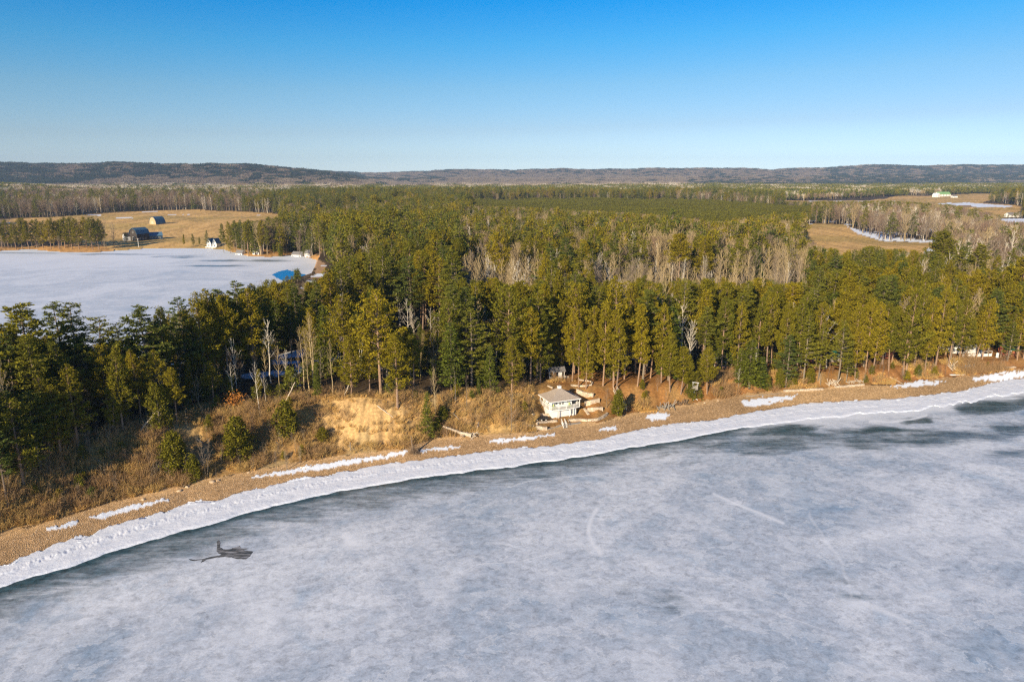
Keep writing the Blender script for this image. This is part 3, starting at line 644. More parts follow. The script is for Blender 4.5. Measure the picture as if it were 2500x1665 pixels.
def two(gc, mats, name):
    """one tree mesh with trunk and crown materials, for the uncounted mass"""
    g, c = gc; G = Geo()
    for a, m in ((g, 0), (c, 1)):
        for v, f in zip(a.V, a.F): G.add(v, f - 0, m) if False else None
    V = np.concatenate([np.concatenate(g.V), np.concatenate(c.V)]); n = sum(len(v) for v in g.V)
    F = np.concatenate([np.concatenate(g.F), np.concatenate(c.F) + n]); mi = np.concatenate([np.zeros(sum(len(f) for f in g.F)), np.ones(sum(len(f) for f in c.F))])
    return mesh_from(name, V, F, mats, mi=mi), V, F, mi

KINDS = {}
def hi(kind, i, mk, mats, H0):
    g, c = mk; t = g.mesh(kind + '_trunk', [mats[0]]); cr = c.mesh(kind + '_crown', [mats[1]])
    KINDS.setdefault(kind, []).append((t, cr, H0, two(mk, list(mats), kind)[0]))
for i in range(9): hi('red', i, conifer(100 + i, 24, [.28, .42, .22, .48, .34, .38, .18, .52, .3][i], [4.3, 3.6, 4.9, 3.9, 4.3, 5.2, 4.6, 4.4, 3.4][i], 'red', 78, 5, 24, .66), (m_bpine, m_red), 24)
for i in range(7): hi('white', i, conifer(200 + i, 25, [.25, .34, .22, .4, .18, .3, .45][i], [5.2, 4.6, 5.6, 5.0, 5.4, 6.2, 5.4][i], 'white', 62, 9, 18, .70), (m_bdark, m_white), 25)
for i in range(3): hi('spruce', i, conifer(300 + i, 18, .10, [3.2, 2.7, 3.0][i], 'spruce', 95, 6, 9, .75), (m_bdark, m_spruce), 18)
for i in range(3): hi('young', i, conifer(400 + i, 8, .04, [3.0, 2.7, 2.4][i], 'young', 60, 5, 14, .62), (m_bdark, m_young), 8)
for i in range(3): hi('birch', i, bare(500 + i, 18, 3.4, 'birch', 15, 5, 4, .38, [1, 2, 1][i]), (m_birch, m_birch), 18)
for i in range(4): hi('aspen', i, bare(600 + i, 19, [2.8, 3.2, 2.5, 3.0][i], 'aspen', 20, 7, 6, .33, [1, 1, 2, 1][i]), (m_tan, m_ttan), 19)
for i in range(3): hi('maple', i, bare(700 + i, 17, 3.6, 'maple', 18, 7, 6, .25, [1, 2, 3][i]), (m_bdark, m_tgrey), 17)
for i in range(2): hi('snag', i, bare(800 + i, 14, 1.4, 'birch', 12, 1, 1, .3, 1), (m_bdark, m_tgrey), 14)
LOW = {}
def lo(kind, mk, mats, H0): r = two(mk, list(mats), kind); LOW.setdefault(kind, []).append((r, H0, mats))
for i in range(4): lo('red', conifer(900 + i, 22, [.30, .42, .25, .45][i], [4.6, 4.2, 5.0, 4.4][i], 'red', 40, 3, 9, 1.25), (m_bpine, m_red), 22)
for i in range(3): lo('white', conifer(910 + i, 23, .22, 6.2, 'white', 40, 5, 8, 1.4), (m_bdark, m_white), 23)
for i in range(3): lo('spruce', conifer(920 + i, 16, .08, 3.3, 'spruce', 40, 3, 6, 1.35), (m_bdark, m_spruce), 16)
for i in range(3): lo('birch', bare(930 + i, 17, 3.8, 'birch', 13, 4, 4, .35, 1 + i % 2, w=1.5), (m_birch, m_birch), 17)
for i in range(4): lo('aspen', bare(940 + i, 18, 4.6, 'aspen', 17, 8, 7, .30, 1 + i % 3, w=1.5), (m_tan, m_ttan), 18)
for i in range(4): lo('maple', bare(950 + i, 17, 5.0, 'maple', 17, 8, 7, .22, 1 + i % 2, w=1.5), (m_bdark, [m_tgrey, m_tred][i % 2]), 17)
for i in range(3): lo('plant', conifer(960 + i, 6, .02, 2.0, 'young', 22, 2, 7, 1.25), (m_bdark, m_plant), 6)

# ------------------------------------------------------------------ mass planting: one object of uncountable trees per wood
def proto_coll(name, meshes):
    col = bpy.data.collections.new(name)
    for i, me in enumerate(meshes): col.objects.link(bpy.data.objects.new('%s_%02d' % (name, i), me))
    return col
def scatter(name, P, rot, scl, idx, coll, label=None):
    """P (n,3), rot about z, scale, index of the shape in coll"""
    me = bpy.data.meshes.new(name); me.vertices.add(len(P)); me.vertices.foreach_set('co', np.asarray(P, np.float32).ravel())
    for n, a, ty in (('rot', rot, 'FLOAT'), ('scl', scl, 'FLOAT'), ('idx', idx, 'INT')):
        at = me.attributes.new(n, ty, 'POINT'); at.data.foreach_set('value', np.asarray(a, np.float32 if ty == 'FLOAT' else np.int32))
    o = link(name, me, kind='stuff')
    if label: o['label'] = label
    ng = bpy.data.node_groups.new(name + '_nodes', 'GeometryNodeTree')
    ng.interface.new_socket('Geometry', in_out='INPUT', socket_type='NodeSocketGeometry'); ng.interface.new_socket('Geometry', in_out='OUTPUT', socket_type='NodeSocketGeometry')
    gi = ng.nodes.new('NodeGroupInput'); go = ng.nodes.new('NodeGroupOutput'); ip = ng.nodes.new('GeometryNodeInstanceOnPoints'); ci = ng.nodes.new('GeometryNodeCollectionInfo')
    ci.inputs['Collection'].default_value = coll; ci.inputs['Separate Children'].default_value = True; ci.inputs['Reset Children'].default_value = True
    def na(n, t):
        q = ng.nodes.new('GeometryNodeInputNamedAttribute'); q.data_type = t; q.inputs['Name'].default_value = n; return [s for s in q.outputs if s.enabled][0]
    cx = ng.nodes.new('ShaderNodeCombineXYZ'); ng.links.new(na('rot', 'FLOAT'), cx.inputs['Z'])
    ng.links.new(gi.outputs[0], ip.inputs['Points']); ng.links.new(ci.outputs[0], ip.inputs['Instance']); ip.inputs['Pick Instance'].default_value = True
    ng.links.new(na('idx', 'INT'), ip.inputs['Instance Index']); ng.links.new(cx.outputs[0], ip.inputs['Rotation']); ng.links.new(na('scl', 'FLOAT'), ip.inputs['Scale'])
    ng.links.new(ip.outputs[0], go.inputs[0]); mo = o.modifiers.new('scatter', 'NODES'); mo.node_group = ng
    return o
# ------------------------------------------------------------------ which tree grows where
rng = np.random.default_rng(7)
def kind_probs(X, Y, y, u):
    """mix of (red, white, spruce, birch, aspen, maple) by the traced position of the crowns"""
    n = len(X); p = np.zeros((n, 6)); nz = fbm(X * .02, Y * .05, 101, 4)
    def setp(m, v, noise_=None):
        p[m] = v
    setp(np.ones(n, bool), (.42, .28, .10, .08, .06, .06))
    q = lambda poly: inpoly(X + (nz - .5) * 60, Y + (nz - .5) * 14, poly)
    setp(Y < 640, (.20, .17, .11, .12, .25, .15))
    setp(q([(700, 500), (1100, 490), (1100, 640), (700, 640)]), (.40, .34, .14, .04, .05, .03))
    setp(q([(1050, 490), (1900, 505), (1880, 560), (1400, 590), (1050, 600)]), (.15, .14, .12, .13, .30, .16))
    setp(q([(1050, 578), (1240, 575), (1250, 645), (1060, 645)]), (.05, .03, .05, .07, .75, .05))
    setp(q([(1370, 600), (1400, 560), (1520, 548), (1850, 560), (1860, 600), (1850, 655), (1370, 662)]), (.10, .10, .08, .10, .46, .16))
    setp(q([(1560, 512), (1850, 520), (1830, 545), (1560, 540)]), (.12, .10, .1, .1, .5, .08))
    setp(q([(1850, 600), (2180, 575), (2180, 640), (1850, 660)]), (.18, .34, .14, .10, .06, .18))
    setp(q([(1880, 470), (2000, 462), (2354, 500), (2500, 520), (2500, 610), (2200, 590), (2150, 548), (1960, 518)]), (.0, .035, .03, .22, .14, .575))
    setp(q([(2160, 560), (2500, 560), (2500, 625), (2240, 622)]), (.0, .08, .05, .34, .1, .43))
    setp(q([(640, 525), (730, 520), (720, 575), (640, 580)]), (.1, .15, .2, .2, .05, .3))
    # farther woods
    f = y > 850
    setp(f, (.30, .34, .16, .03, .05, .12))
    setp(f & (X > 1500) & (nz > .48), (.10, .18, .10, .12, .14, .36)); setp((y > 2300) & (nz > .45), (.05, .12, .08, .05, .14, .56))
    setp(f & q([(-200, 405), (860, 405), (1000, 425), (700, 437), (650, 500), (-200, 500)]), (.02, .05, .05, .12, .12, .64))
    setp(f & q([(-300, 385), (250, 392), (330, 400), (120, 425), (-300, 440)]), (.3, .4, .2, .0, .02, .08))
    setp(f & q([(300, 470), (560, 458), (700, 432), (900, 425), (900, 500), (300, 498)]), (.2, .36, .14, .08, .02, .2))
    setp(f & q([(830, 398), (1560, 403), (1600, 424), (800, 428)]), (.0, .02, .02, .08, .30, .58))
    setp(f & q([(1560, 415), (1860, 420), (1860, 452), (1620, 445)]), (.06, .2, .1, .16, .06, .42))
    setp(y > 3300, (.06, .08, .08, .0, .03, .75))
    setp(f & q([(830, 398), (1560, 403), (1600, 426), (800, 430)]), (.0, .02, .02, .04, .30, .62))
    setp((y > 3300) & (u + (fbm(X * .02, Y * .12, 109, 4) - .5) * .9 < -.28), (.20, .28, .26, .0, .0, .26))
    setp((y > 3300) & (u > .45), (.18, .25, .25, .02, .05, .25))
    if True:
        k = (y > 1400) & (nz > .55); p[k, :3] *= 1.8; k = (y > 1400) & (nz < .42); p[k, :3] *= .35
    p = p / p.sum(1)[:, None]; c = np.cumsum(p, 1); r = rng.random(n)[:, None]
    return (r > c).sum(1).clip(0, 5)
KN = ['red', 'white', 'spruce', 'birch', 'aspen', 'maple']
def jit_grid(ya, yb, du, spacing, umax=1.05):
    """jittered points filling the fan between ya and yb"""
    out = []; y = ya
    while y < yb:
        n = int(2 * umax * y / spacing); x = (np.arange(n) + rng.random(n)) * spacing - umax * y
        out.append(np.stack([x, y + rng.uniform(-.5, .5, n) * spacing], 1)); y += spacing
    return np.concatenate(out)
SKYL = [(-300, 770), (0, 765), (40, 758), (110, 775), (140, 775), (230, 775), (300, 772), (318, 800), (335, 740), (400, 712), (450, 690), (520, 676), (600, 656), (660, 648), (735, 640), (770, 600), (900, 540), (1000, 490), (3000, 400)]
FARM = [(190, 505), (440, 500), (640, 505), (640, 530), (535, 540), (505, 560), (440, 572), (280, 572), (255, 545)]
def allowed(x, y):
    """where trees may stand"""
    u = x / y; X, Y, _ = proj(x, y, height(x, y)); ok = y > ybluff(u) + 1.0
    yn, yf = bay_range(u); nz = fbm(x * .05, y * .05, 131, 3); ok &= ~((X < 300) & (y > yf) & (y < yf + 90))
    ok &= ~((u < UF[-1] + .01) & (y > yn - 5) & (y < yf + 7))
    ok &= ~((X > 690) & (X < 770) & (Y > 592) & (Y < 650) & (u < -.25))
    for p in W_FIELDS: ok &= ~inpoly(x, y, p)
    ok &= ~inpoly(x, y, W_PLANT) & ~inpoly(X, Y, YARD) & ~inpoly(X, Y, HOUSE_YARD) & ~inpoly(X, Y, FARM)
    ok &= ~inpoly(X, Y, [(250, 545), (400, 540), (520, 550), (540, 590), (250, 590)])
    for p in (SNOW_R2, SNOW_R3, SNOW_R5): ok &= ~inpoly(X, Y, p)
    return ok, X, Y, u
# --- near wood: candidates, thinned so no two stand closer than about 3.4 m
MAN = []   # hand placed: (kind, base X, base Y, top Y, lean, width factor, label)
def M(kind, X, Y, top, lean=0., wf=1., label=None): MAN.append((kind, X, Y, top, lean, wf, label))
M('white', 95, 1000, 702, 0, 1.4, 'tall dark pine with layered crown against the bay ice, left of the twin pines')
M('white', 162, 960, 697, 0, 1.25, 'left one of the twin tall pines standing out against the bay ice')
M('white', 200, 960, 698, 0, 1.25, 'right one of the twin tall pines standing out against the bay ice')
M('red', 30, 1010, 750, 0, .9, 'rounded pine crown at the far left edge of the bluff wood against the bay ice')
M('white', 60, 1000, 756, 0, 1.3); M('white', 262, 965, 731, 0, 1.4, 'broad pine beside the gap where bay ice shows through the tree line')
M('white', 295, 960, 745, 0, 1.2); M('white', 346, 950, 706, 0, 1.4, 'pine on the right edge of the gap in the tree line by the bay ice')
M('red', 393, 930, 711); M('white', 432, 910, 686); M('red', 470, 905, 680); M('red', 497, 890, 673); M('white', 519, 880, 668); M('white', 560, 860, 648, 0, 1.3, 'tallest pine crown standing up against the bay ice left of the open water')
M('red', 590, 850, 662); M('white', 640, 800, 650); M('red', 610, 800, 660); M('red', 680, 790, 648)
M('red', 285, 998, 800, .03, .9, 'slim red pine at the bluff rim with orange trunk lit by the sun')
M('red', 259, 1001, 868, .14, .8, 'red pine leaning right out of the bluff rim beside the slim pines')
M('red', 326, 976, 810, -.03, .9, 'straight red pine with long bare trunk behind the fallen white log')
M('red', 345, 958, 820, 0, .8); M('red', 407, 976, 846, 0, 1.1, 'red pine with stout straight trunk standing alone at the bluff rim')
M('young', 367, 989, 890, 0, .8); M('red', 115, 1040, 868, 0, 1.2, 'yellow-green pine at the foot of the dark stand on the left bluff')
M('red', 180, 1030, 843, 0, 1.2); M('red', 20, 1040, 830, 0, 1.3); M('white', 40, 1070, 900, 0, 1.)
M('white', 95, 1085, 900, 0, 1.5); M('red', 55, 1120, 925, 0, 1.4); M('red', -25, 1150, 960, 0, 1.4); M('white', -60, 1120, 880, 0, 1.3); M('red', 140, 1050, 890, 0, 1.3); M('white', 18, 1165, 975, 0, 1.5, 'broad low pine on the slope at the left edge of the picture, branches near the ground')
M('young', 404, 1090, 998, 0, 1.15, 'dense dark green young pine low on the bluff beside the forked bare tree')
M('young', 447, 1104, 1048, 0, 1.0, 'small yellow-green pine between the dense young pine and the forked bare tree')
M('young', 548, 1060, 965, 0, 1.15, 'round bushy pine halfway down the bluff, left of the sandy scar')
M('young', 483, 992, 955, 0, .9); M('young', 196, 1112, 1084, 0, .9, 'little green pine alone in the dry brush of the left slope')
M('young', 659, 1000, 926, 0, 1.25, 'full rounded pine on the bluff shoulder just left of the sandy scar')
M('young', 743, 1017, 984, 0, 1.4, 'low bushy pine growing on the sandy scar of the bluff')
M('birch', 544, 900, 774, 0, 1., 'pale bare birch in front of the snowy clearing in the left wood')
M('birch', 597, 947, 828, 0, .8, 'thin bare birch with reddish twigs at the bluff rim above the bushy pine')
M('aspen', 644, 905, 790, 0, .9); M('aspen', 700, 905, 744, 0, .9, 'tall tan twin-stemmed bare tree on the bluff rim left of the sandy scar')
M('aspen', 712, 904, 752, 0, .8); M('aspen', 765, 912, 777, 0, .8, 'straight tan bare tree on the bluff rim directly above the sandy scar')
M('spruce', 730, 915, 835, 0, .8); M('red', 808, 908, 776, 0, 1.2, 'wide red pine with pinkish trunk above the middle of the sandy scar')
M('red', 914, 939, 768, 0, 1.35, 'massive shaggy pine hanging over the bluff edge right of the sandy scar')
M('red', 850, 900, 790, 0, 1.1); M('red', 880, 880, 760, 0, 1.)
M('birch', 935, 800, 682, 0, 1.1, 'white bare birch in the gap of the pines, leftmost of the bright group')
M('birch', 957, 800, 706, 0, 1., 'white bare birch in the middle of the bright group among dark pines')
M('birch', 993, 800, 705, 0, 1.2, 'brightest white birch with fanned limbs among dark pines'); M('birch', 1012, 800, 712, 0, .9)
M('birch', 892, 800, 718, 0, .8); M('birch', 853, 790, 709, 0, .8); M('birch', 920, 760, 668, 0, .9); M('birch', 893, 870, 768, 0, .7)
M('spruce', 1127, 905, 795, 0, 1.0, 'bluish green conifer between two red pines left of the boathouse'); M('red', 1176, 903, 779, 0, 1.2)
M('red', 1219, 886, 708, 0, 1., 'tall red pine with pinkish trunk just left of and behind the boathouse'); M('red', 1242, 880, 716, 0, .95)
M('aspen', 1001, 956, 838, 0, .6); M('snag', 1072, 945, 855, 0, .9); M('maple', 1175, 992, 905, 0, 1., 'grey bare bushy tree on the slope left of the boathouse')
M('spruce', 984, 1009, 900, 0, .8, 'dark narrow evergreen standing on the slope above the toppled tree roots'); M('young', 1018, 970, 935, 0, 1.3)
M('young', 1005, 1000, 962, 0, .9); M('snag', 1046, 930, 838, 0, 1.); M('spruce', 1100, 912, 868, 0, .8)
for i, (X, Y, T) in enumerate([(1315, 877, 715), (1330, 891, 745), (1347, 895, 760), (1386, 887, 700), (1410, 892, 720), (1417, 895, 735), (1465, 889, 706), (1495, 869, 690), (1482, 860, 680), (1461, 858, 690), (1520, 880, 705), (1290, 862, 700), (1276, 858, 712), (1262, 866, 730), (1362, 870, 710), (1435, 872, 700)]):
    M('red', X, Y, T, 0, .85)
M('red', 1565, 906, 800, 0, 1.3, 'shaggy low-branched pine reaching the beach behind the driftwood dock pile')
M('red', 1540, 900, 770, 0, 1.2); M('red', 1600, 912, 852, 0, 1., 'small pine just right of the lookout post')
M('young', 1420, 956, 900, 0, .9, 'dark evergreen bush at the foot of the wooden slope stairs'); M('young', 1476, 896, 873, 0, .8, 'small round evergreen in the orange clearing right of the stairs')
M('maple', 1395, 938, 893, 0, 1.3, 'grey tangled bush on the slope between the stone walls and the stairs')
M('birch', 1697, 892, 845, 0, 1., 'forked white birch at the beach edge beside the big bright spruce')
M('spruce', 1722, 893, 781, 0, 1.7, 'big bright green spruce at the beach edge with a forked birch on its left'); M('young', 1763, 897, 862, 0, .9); M('young', 1790, 893, 850, 0, .9); M('spruce', 1748, 893, 820, 0, 1.6); M('spruce', 1700, 880, 800, 0, 1.5); M('white', 1805, 890, 770, 0, 1.3); M('young', 1822, 887, 850); M('red', 1625, 905, 800, 0, 1.3); M('red', 1580, 905, 820, 0, 1.3); M('young', 1585, 915, 880); M('white', 1945, 880, 800, 0, 1.2); M('red', 1965, 872, 760, 0, 1.1); M('red', 2075, 862, 740, 0, 1.2); M('young', 2110, 866, 840); M('red', 2125, 860, 760, 0, 1.1); M('young', 1862, 880, 845)
M('birch', 1812, 888, 848, 0, 1.2, 'many-stemmed white birch at the beach behind the pale sea wall')
M('white', 1846, 880, 722, 0, .95, 'tall layered white pine standing behind the sea wall, open symmetrical crown')
M('white', 1925, 882, 738, 0, .95, 'tall layered white pine right of the sea wall, with low flat boughs'); M('white', 1880, 876, 745, 0, .8); M('birch', 1885, 884, 856, 0, .8)
for X, Y, T in [(1658, 858, 690), (1695, 855, 700), (1740, 848, 690), (1762, 850, 680), (1800, 848, 700), (1799, 862, 715), (1830, 860, 690), (1990, 850, 690), (2007, 852, 700), (2043, 853, 710), (2082, 866, 668), (2100, 845, 650), (2125, 848, 690), (2150, 845, 670), (1960, 848, 700), (2243, 820, 700), (2270, 812, 720), (2300, 822, 730), (2320, 822, 715), (2352, 825, 705), (2180, 840, 690)]:
    M('red', X, Y, T, .0, .85)
M('red', 2205, 828, 690); M('red', 2258, 826, 700); M('white', 2222, 830, 735, 0, 1.2); M('red', 2338, 828, 712, 0, 1.2); M('white', 2316, 830, 740); M('red', 2028, 838, 700, 0, 1.2); M('red', 2050, 834, 705); M('red', 1875, 850, 700); M('red', 2243, 824, 690, .12, .9, 'leaning red pine in front of the white patio cottage'); M('maple', 2173, 862, 823, 0, .8, 'grey bare bushy tree at the beach beside the stacked dock frames')
M('maple', 476, 1099, 1009, 0, .85, 'forked pale bare tree at the foot of the bluff beside the dense young pine'); M('maple', 581, 1087, 1050, 0, .8); M('maple', 637, 1087, 1035, 0, .8)
M('maple', 660, 1080, 1035, 0, .8); M('maple', 690, 1070, 1025, 0, .7); M('snag', 500, 1110, 1060, 0, .7); M('maple', 184, 1150, 1110, 0, .7)
for X, Y, T, k in [(585, 885, 800, 'maple'), (612, 890, 795, 'aspen'), (632, 870, 780, 'maple'), (655, 885, 800, 'birch'), (672, 860, 785, 'maple'), (688, 880, 800, 'aspen'), (600, 865, 770, 'red'), (665, 898, 850, 'young')]: M(k, X, Y, T, 0, .8)
# row across the bay
for X, T in [(5, 505), (20, 502), (38, 508), (52, 500), (68, 504), (85, 502), (100, 506), (118, 500), (135, 504), (150, 500), (166, 497), (182, 500), (200, 494), (214, 497), (228, 503), (-20, 505), (-45, 500)]:
    M('red', X, 571 + (X % 5), T + 6, 0, 1.15); M(['red', 'white', 'maple'][X % 3], X + 7, 563 + (X % 7), T + 2, 0, 1.1)
    if X % 2: M('maple', X + 3, 577, T + 38, 0, .8)
M('maple', 240, 568, 500, 0, 1.0, 'large rounded bare tree beside the dark farm buildings across the bay'); M('maple', 262, 568, 512, 0, .9); M('white', 292, 566, 534, 0, .8)
for X, T, k in [(425, 540, 'red'), (445, 538, 'red'), (460, 545, 'red'), (478, 530, 'white'), (515, 515, 'white'), (530, 512, 'red'), (545, 508, 'white'), (558, 506, 'white'), (572, 512, 'red'), (588, 518, 'white'), (603, 514, 'red'), (616, 520, 'white'), (630, 560, 'red'), (645, 562, 'young'), (700, 545, 'white'), (715, 530, 'white')]:
    M(k, X, 582 + (X - 515) * .06 if X > 500 else 571, T, 0, .7)
M('birch', 605, 585, 540, 0, .8); M('maple', 690, 590, 548, 0, .8); M('aspen', 520, 578, 535, 0, .7); M('maple', 600, 572, 545); M('maple', 650, 575, 535); M('maple', 670, 575, 530)
T = []  # (x, y, z, kind, proto, height, lean, width, label, manual)
for k, X, Y, top, lean, wf, lab in MAN:
    x, y, z = ground_at(X, Y)
    d = y * CP + (H - z) * SP; v = (784 - top) / FPX
    # height so that the top meets the traced line
    zt = H + y * (v * CP - SP) / (CP + v * SP) if True else 0
    T.append((x, y, z, k, (int(rng.choice([0, 2, 4, 6, 8, 2, 6])) if k == 'red' else int(rng.integers(0, len(KINDS[k])))), max(zt - z, 2.0), lean, wf, lab, 1))
sunlit = [(t[0], t[1], t[5]) for t in T if t[3] in ('birch', 'aspen') and t[1] < 300]
mx = np.array([t[0] for t in T]); my = np.array([t[1] for t in T])
cand = jit_grid(100, 330, 0, 3.9); cand = cand[rng.permutation(len(cand))]
ok, X, Y, u = allowed(cand[:, 0], cand[:, 1]); cand = cand[ok]
ok = np.array([np.min((mx - a) ** 2 + (my - b_) ** 2) > 9 for a, b_ in cand]); cand = cand[ok]
cell = {}; keep = []
for i, (a, b_) in enumerate(cand):
    md = 3.2 + 1.5 * float(fbm(a * .06, b_ * .06, 143, 2)) if b_ < 230 else 4.4; ca, cb = int(a // 4), int(b_ // 4); good = True
    for p in range(ca - 1, ca + 2):
        for q in range(cb - 1, cb + 2):
            for j in cell.get((p, q), ()):
                if (cand[j, 0] - a) ** 2 + (cand[j, 1] - b_) ** 2 < md * md: good = False; break
            if not good: break
        if not good: break
    if good: cell.setdefault((ca, cb), []).append(i); keep.append(i)
cand = cand[keep]; z = height(cand[:, 0], cand[:, 1]); ht = 16.0 + 7 * fbm(cand[:, 0] * .03, cand[:, 1] * .03, 140, 3) + 7 * fbm(cand[:, 0] * .09, cand[:, 1] * .09, 141, 2) + rng.normal(size=len(cand)) * 2.2
Xt, Yt, _ = proj(cand[:, 0], cand[:, 1], z + ht * .75); kk = kind_probs(Xt, Yt, cand[:, 1], cand[:, 0] / cand[:, 1])
H0 = np.array([1., 1., .8, .8, .85, .75])[kk]; ht = ht * H0
ht = keep_view(cand[:, 0], cand[:, 1], z, ht); Xp, Yp, _ = proj(cand[:, 0], cand[:, 1], z + ht); 
for bx_, by_, bh2 in sunlit:      # trees on the sunny side of the pale birches stay low enough to leave them lit
    dx_, dy_ = bx_ - cand[:, 0], by_ - cand[:, 1]; along = dx_ * .5 + dy_ * .866; lat = np.abs(dx_ * .866 - dy_ * .5)
    m_ = (along > 0) & (along < 45) & (lat < 3.5); ht = np.where(m_, np.minimum(ht, along * .38 + .42 * bh2), ht)
Xp, Yp, _ = proj(cand[:, 0], cand[:, 1], z + ht); sk = np.interp(Xp, [s_[0] for s_ in SKYL], [s_[1] for s_ in SKYL])
for i in range(len(cand)):
    if ht[i] < 5: continue
    if kk[i] < 3 and 1050 < Xp[i] < 1850 and not 1245 < Xp[i] < 1365 and Yp[i] < 640 and Yt[i] > 590: sk[i] = 636 + rng.random() * 12
    h_ = ht[i]; lim = sk[i] + 4
    if Yp[i] < lim:     # lower the tree to stay under the traced tree line
        v = (784 - lim) / FPX; zt = H + cand[i, 1] * (v * CP - SP) / (CP + v * SP); h_ = zt - z[i] - rng.random() * 2
        if h_ < 7: continue
    k = KN[kk[i]]; T.append((cand[i, 0], cand[i, 1], z[i], k, rng.integers(0, len(KINDS[k])), h_, 0., rng.uniform(.8, 1.3), None, 0))
print('near trees', len(T))

# choose the individuals: everything hand placed, then what shows largest in the frame
def in_frame(t, m=0):
    X, Y, d = proj(t[0], t[1], t[2] + t[5] * .7); return -m < X < 2354 + m and 0 < Y < 1568
CAT = {'red': 'pine', 'white': 'pine', 'young': 'pine', 'spruce': 'pine', 'birch': 'bare tree', 'aspen': 'bare tree', 'maple': 'bare tree', 'snag': 'bare tree'}
LIMIT = {'pine': 300, 'bare tree': 220}
# openness: how much of the crown is free of trees in front, counted on a coarse picture of tree boxes
order = sorted(range(len(T)), key=lambda i: T[i][1])
cov = np.zeros((1568 // 4 + 1, 2354 // 4 + 1), bool); vis = np.zeros(len(T))
for i in order:
    t = T[i]; X, Yb, d = proj(t[0], t[1], t[2] + t[5] * .35); X, Ya, d = proj(t[0], t[1], t[2] + t[5])
    w = (2.4 if CAT[t[3]] == 'pine' else 1.6) * t[5] / 22 * FPX / d; a = slice(max(0, int(Ya / 4)), max(0, int(Yb / 4) + 1)); b_ = slice(max(0, int((X - w) / 4)), max(0, int((X + w) / 4) + 1))
    blk = cov[a, b_]
    if blk.size: vis[i] = (~blk).sum()
    if CAT[t[3]] == 'pine': cov[a, b_] = True
rank = sorted(range(len(T)), key=lambda i: -(vis[i] + (1e4 if T[i][9] and vis[i] > 3 else 0)))
ind = []; cnt = {'pine': 0, 'bare tree': 0}
for i in rank:
    c_ = CAT[T[i][3]]
    if vis[i] < 4 or not in_frame(T[i], -4) or cnt[c_] >= LIMIT[c_]: continue
    cnt[c_] += 1; ind.append(i)
inds = set(ind); print('individuals', cnt)
NAME = {'red': 'red_pine', 'white': 'white_pine', 'young': 'young_pine', 'spruce': 'spruce_tree', 'birch': 'birch_tree', 'aspen': 'aspen_tree', 'maple': 'bare_tree', 'snag': 'dead_tree'}
LOOK = {'red': 'pine with clumped olive-green crown', 'white': 'pine with layered dark green boughs', 'young': 'bushy yellow-green young pine', 'spruce': 'conical green conifer', 'birch': 'white-barked leafless birch', 'aspen': 'tan leafless tree with upswept twigs', 'maple': 'grey-brown leafless tree', 'snag': 'thin dead tree'}
def where(X, Y, y):
    if y > 400: return 'on the far shore of the bay'
    if X < 330: return 'on the left bluff below the bay ice'
    if X < 560: return 'between the snowy clearing and the left bluff rim'
    if X < 760: return 'around the snowy clearing beside the open water'
    if X < 1040: return 'above the sandy bluff scar' if Y > 760 else 'in the dark stand around the white birches'
    if X < 1250: return 'left of the boathouse' if Y > 760 else 'deep in the wood uphill from the boathouse'
    if X < 1500: return 'directly behind the boathouse' if Y > 730 else 'in the back rows behind the boathouse'
    if X < 1800: return 'between the dock pile and the red cottage' if Y > 730 else 'in the back rows above the red cottage'
    if X < 2100: return 'above the pale sea wall' if Y > 730 else 'in the back rows above the sea wall'
    return 'around the green-roofed cottage' if Y > 720 else 'in the wood uphill from the green-roofed cottage'
for i in ind:
    x, y, z_, k, pr, h_, lean, wf, lab, man = T[i]; tr, cr, h0, _ = KINDS[k][pr]
    X, Y, d = proj(x, y, z_ + h_ * .7); e = bpy.data.objects.new(NAME[k], None); C.objects.link(e); e.empty_display_size = .5
    e.location = (x, y, z_ - .05); s_ = h_ / h0; ws = (s_ if k != 'young' else s_) * wf; e.scale = (ws, ws, s_); e.rotation_euler = (0, lean, rng.uniform(0, 6.28) if lean == 0 else 0.)
    pl_ = where(X, Y, y); tag(e, lab or (LOOK[k] + ' ' + pl_), CAT[k], None if lab else ('%ss %s' % (LOOK[k].split(' with')[0], pl_)))
    for nm, me in (('trunk', tr), ('crown', cr)): o = bpy.data.objects.new(nm, me); C.objects.link(o); o.parent = e
# the rest of the near wood
allm = []; base_i = {}
for k in KINDS: base_i[k] = len(allm); allm += [q[3] for q in KINDS[k]]
cl_hi = proto_coll('near_tree_shapes', allm)
for nm, test in (('pine_wood', lambda k: CAT[k] == 'pine'), ('bare_wood', lambda k: CAT[k] != 'pine')):
    R_ = [T[i] for i in range(len(T)) if i not in inds and test(T[i][3])]
    scatter(nm, [(t[0], t[1], t[2]) for t in R_], rng.uniform(0, 6.28, len(R_)), [t[5] / KINDS[t[3]][t[4]][2] for t in R_], [base_i[t[3]] + t[4] for t in R_], cl_hi)

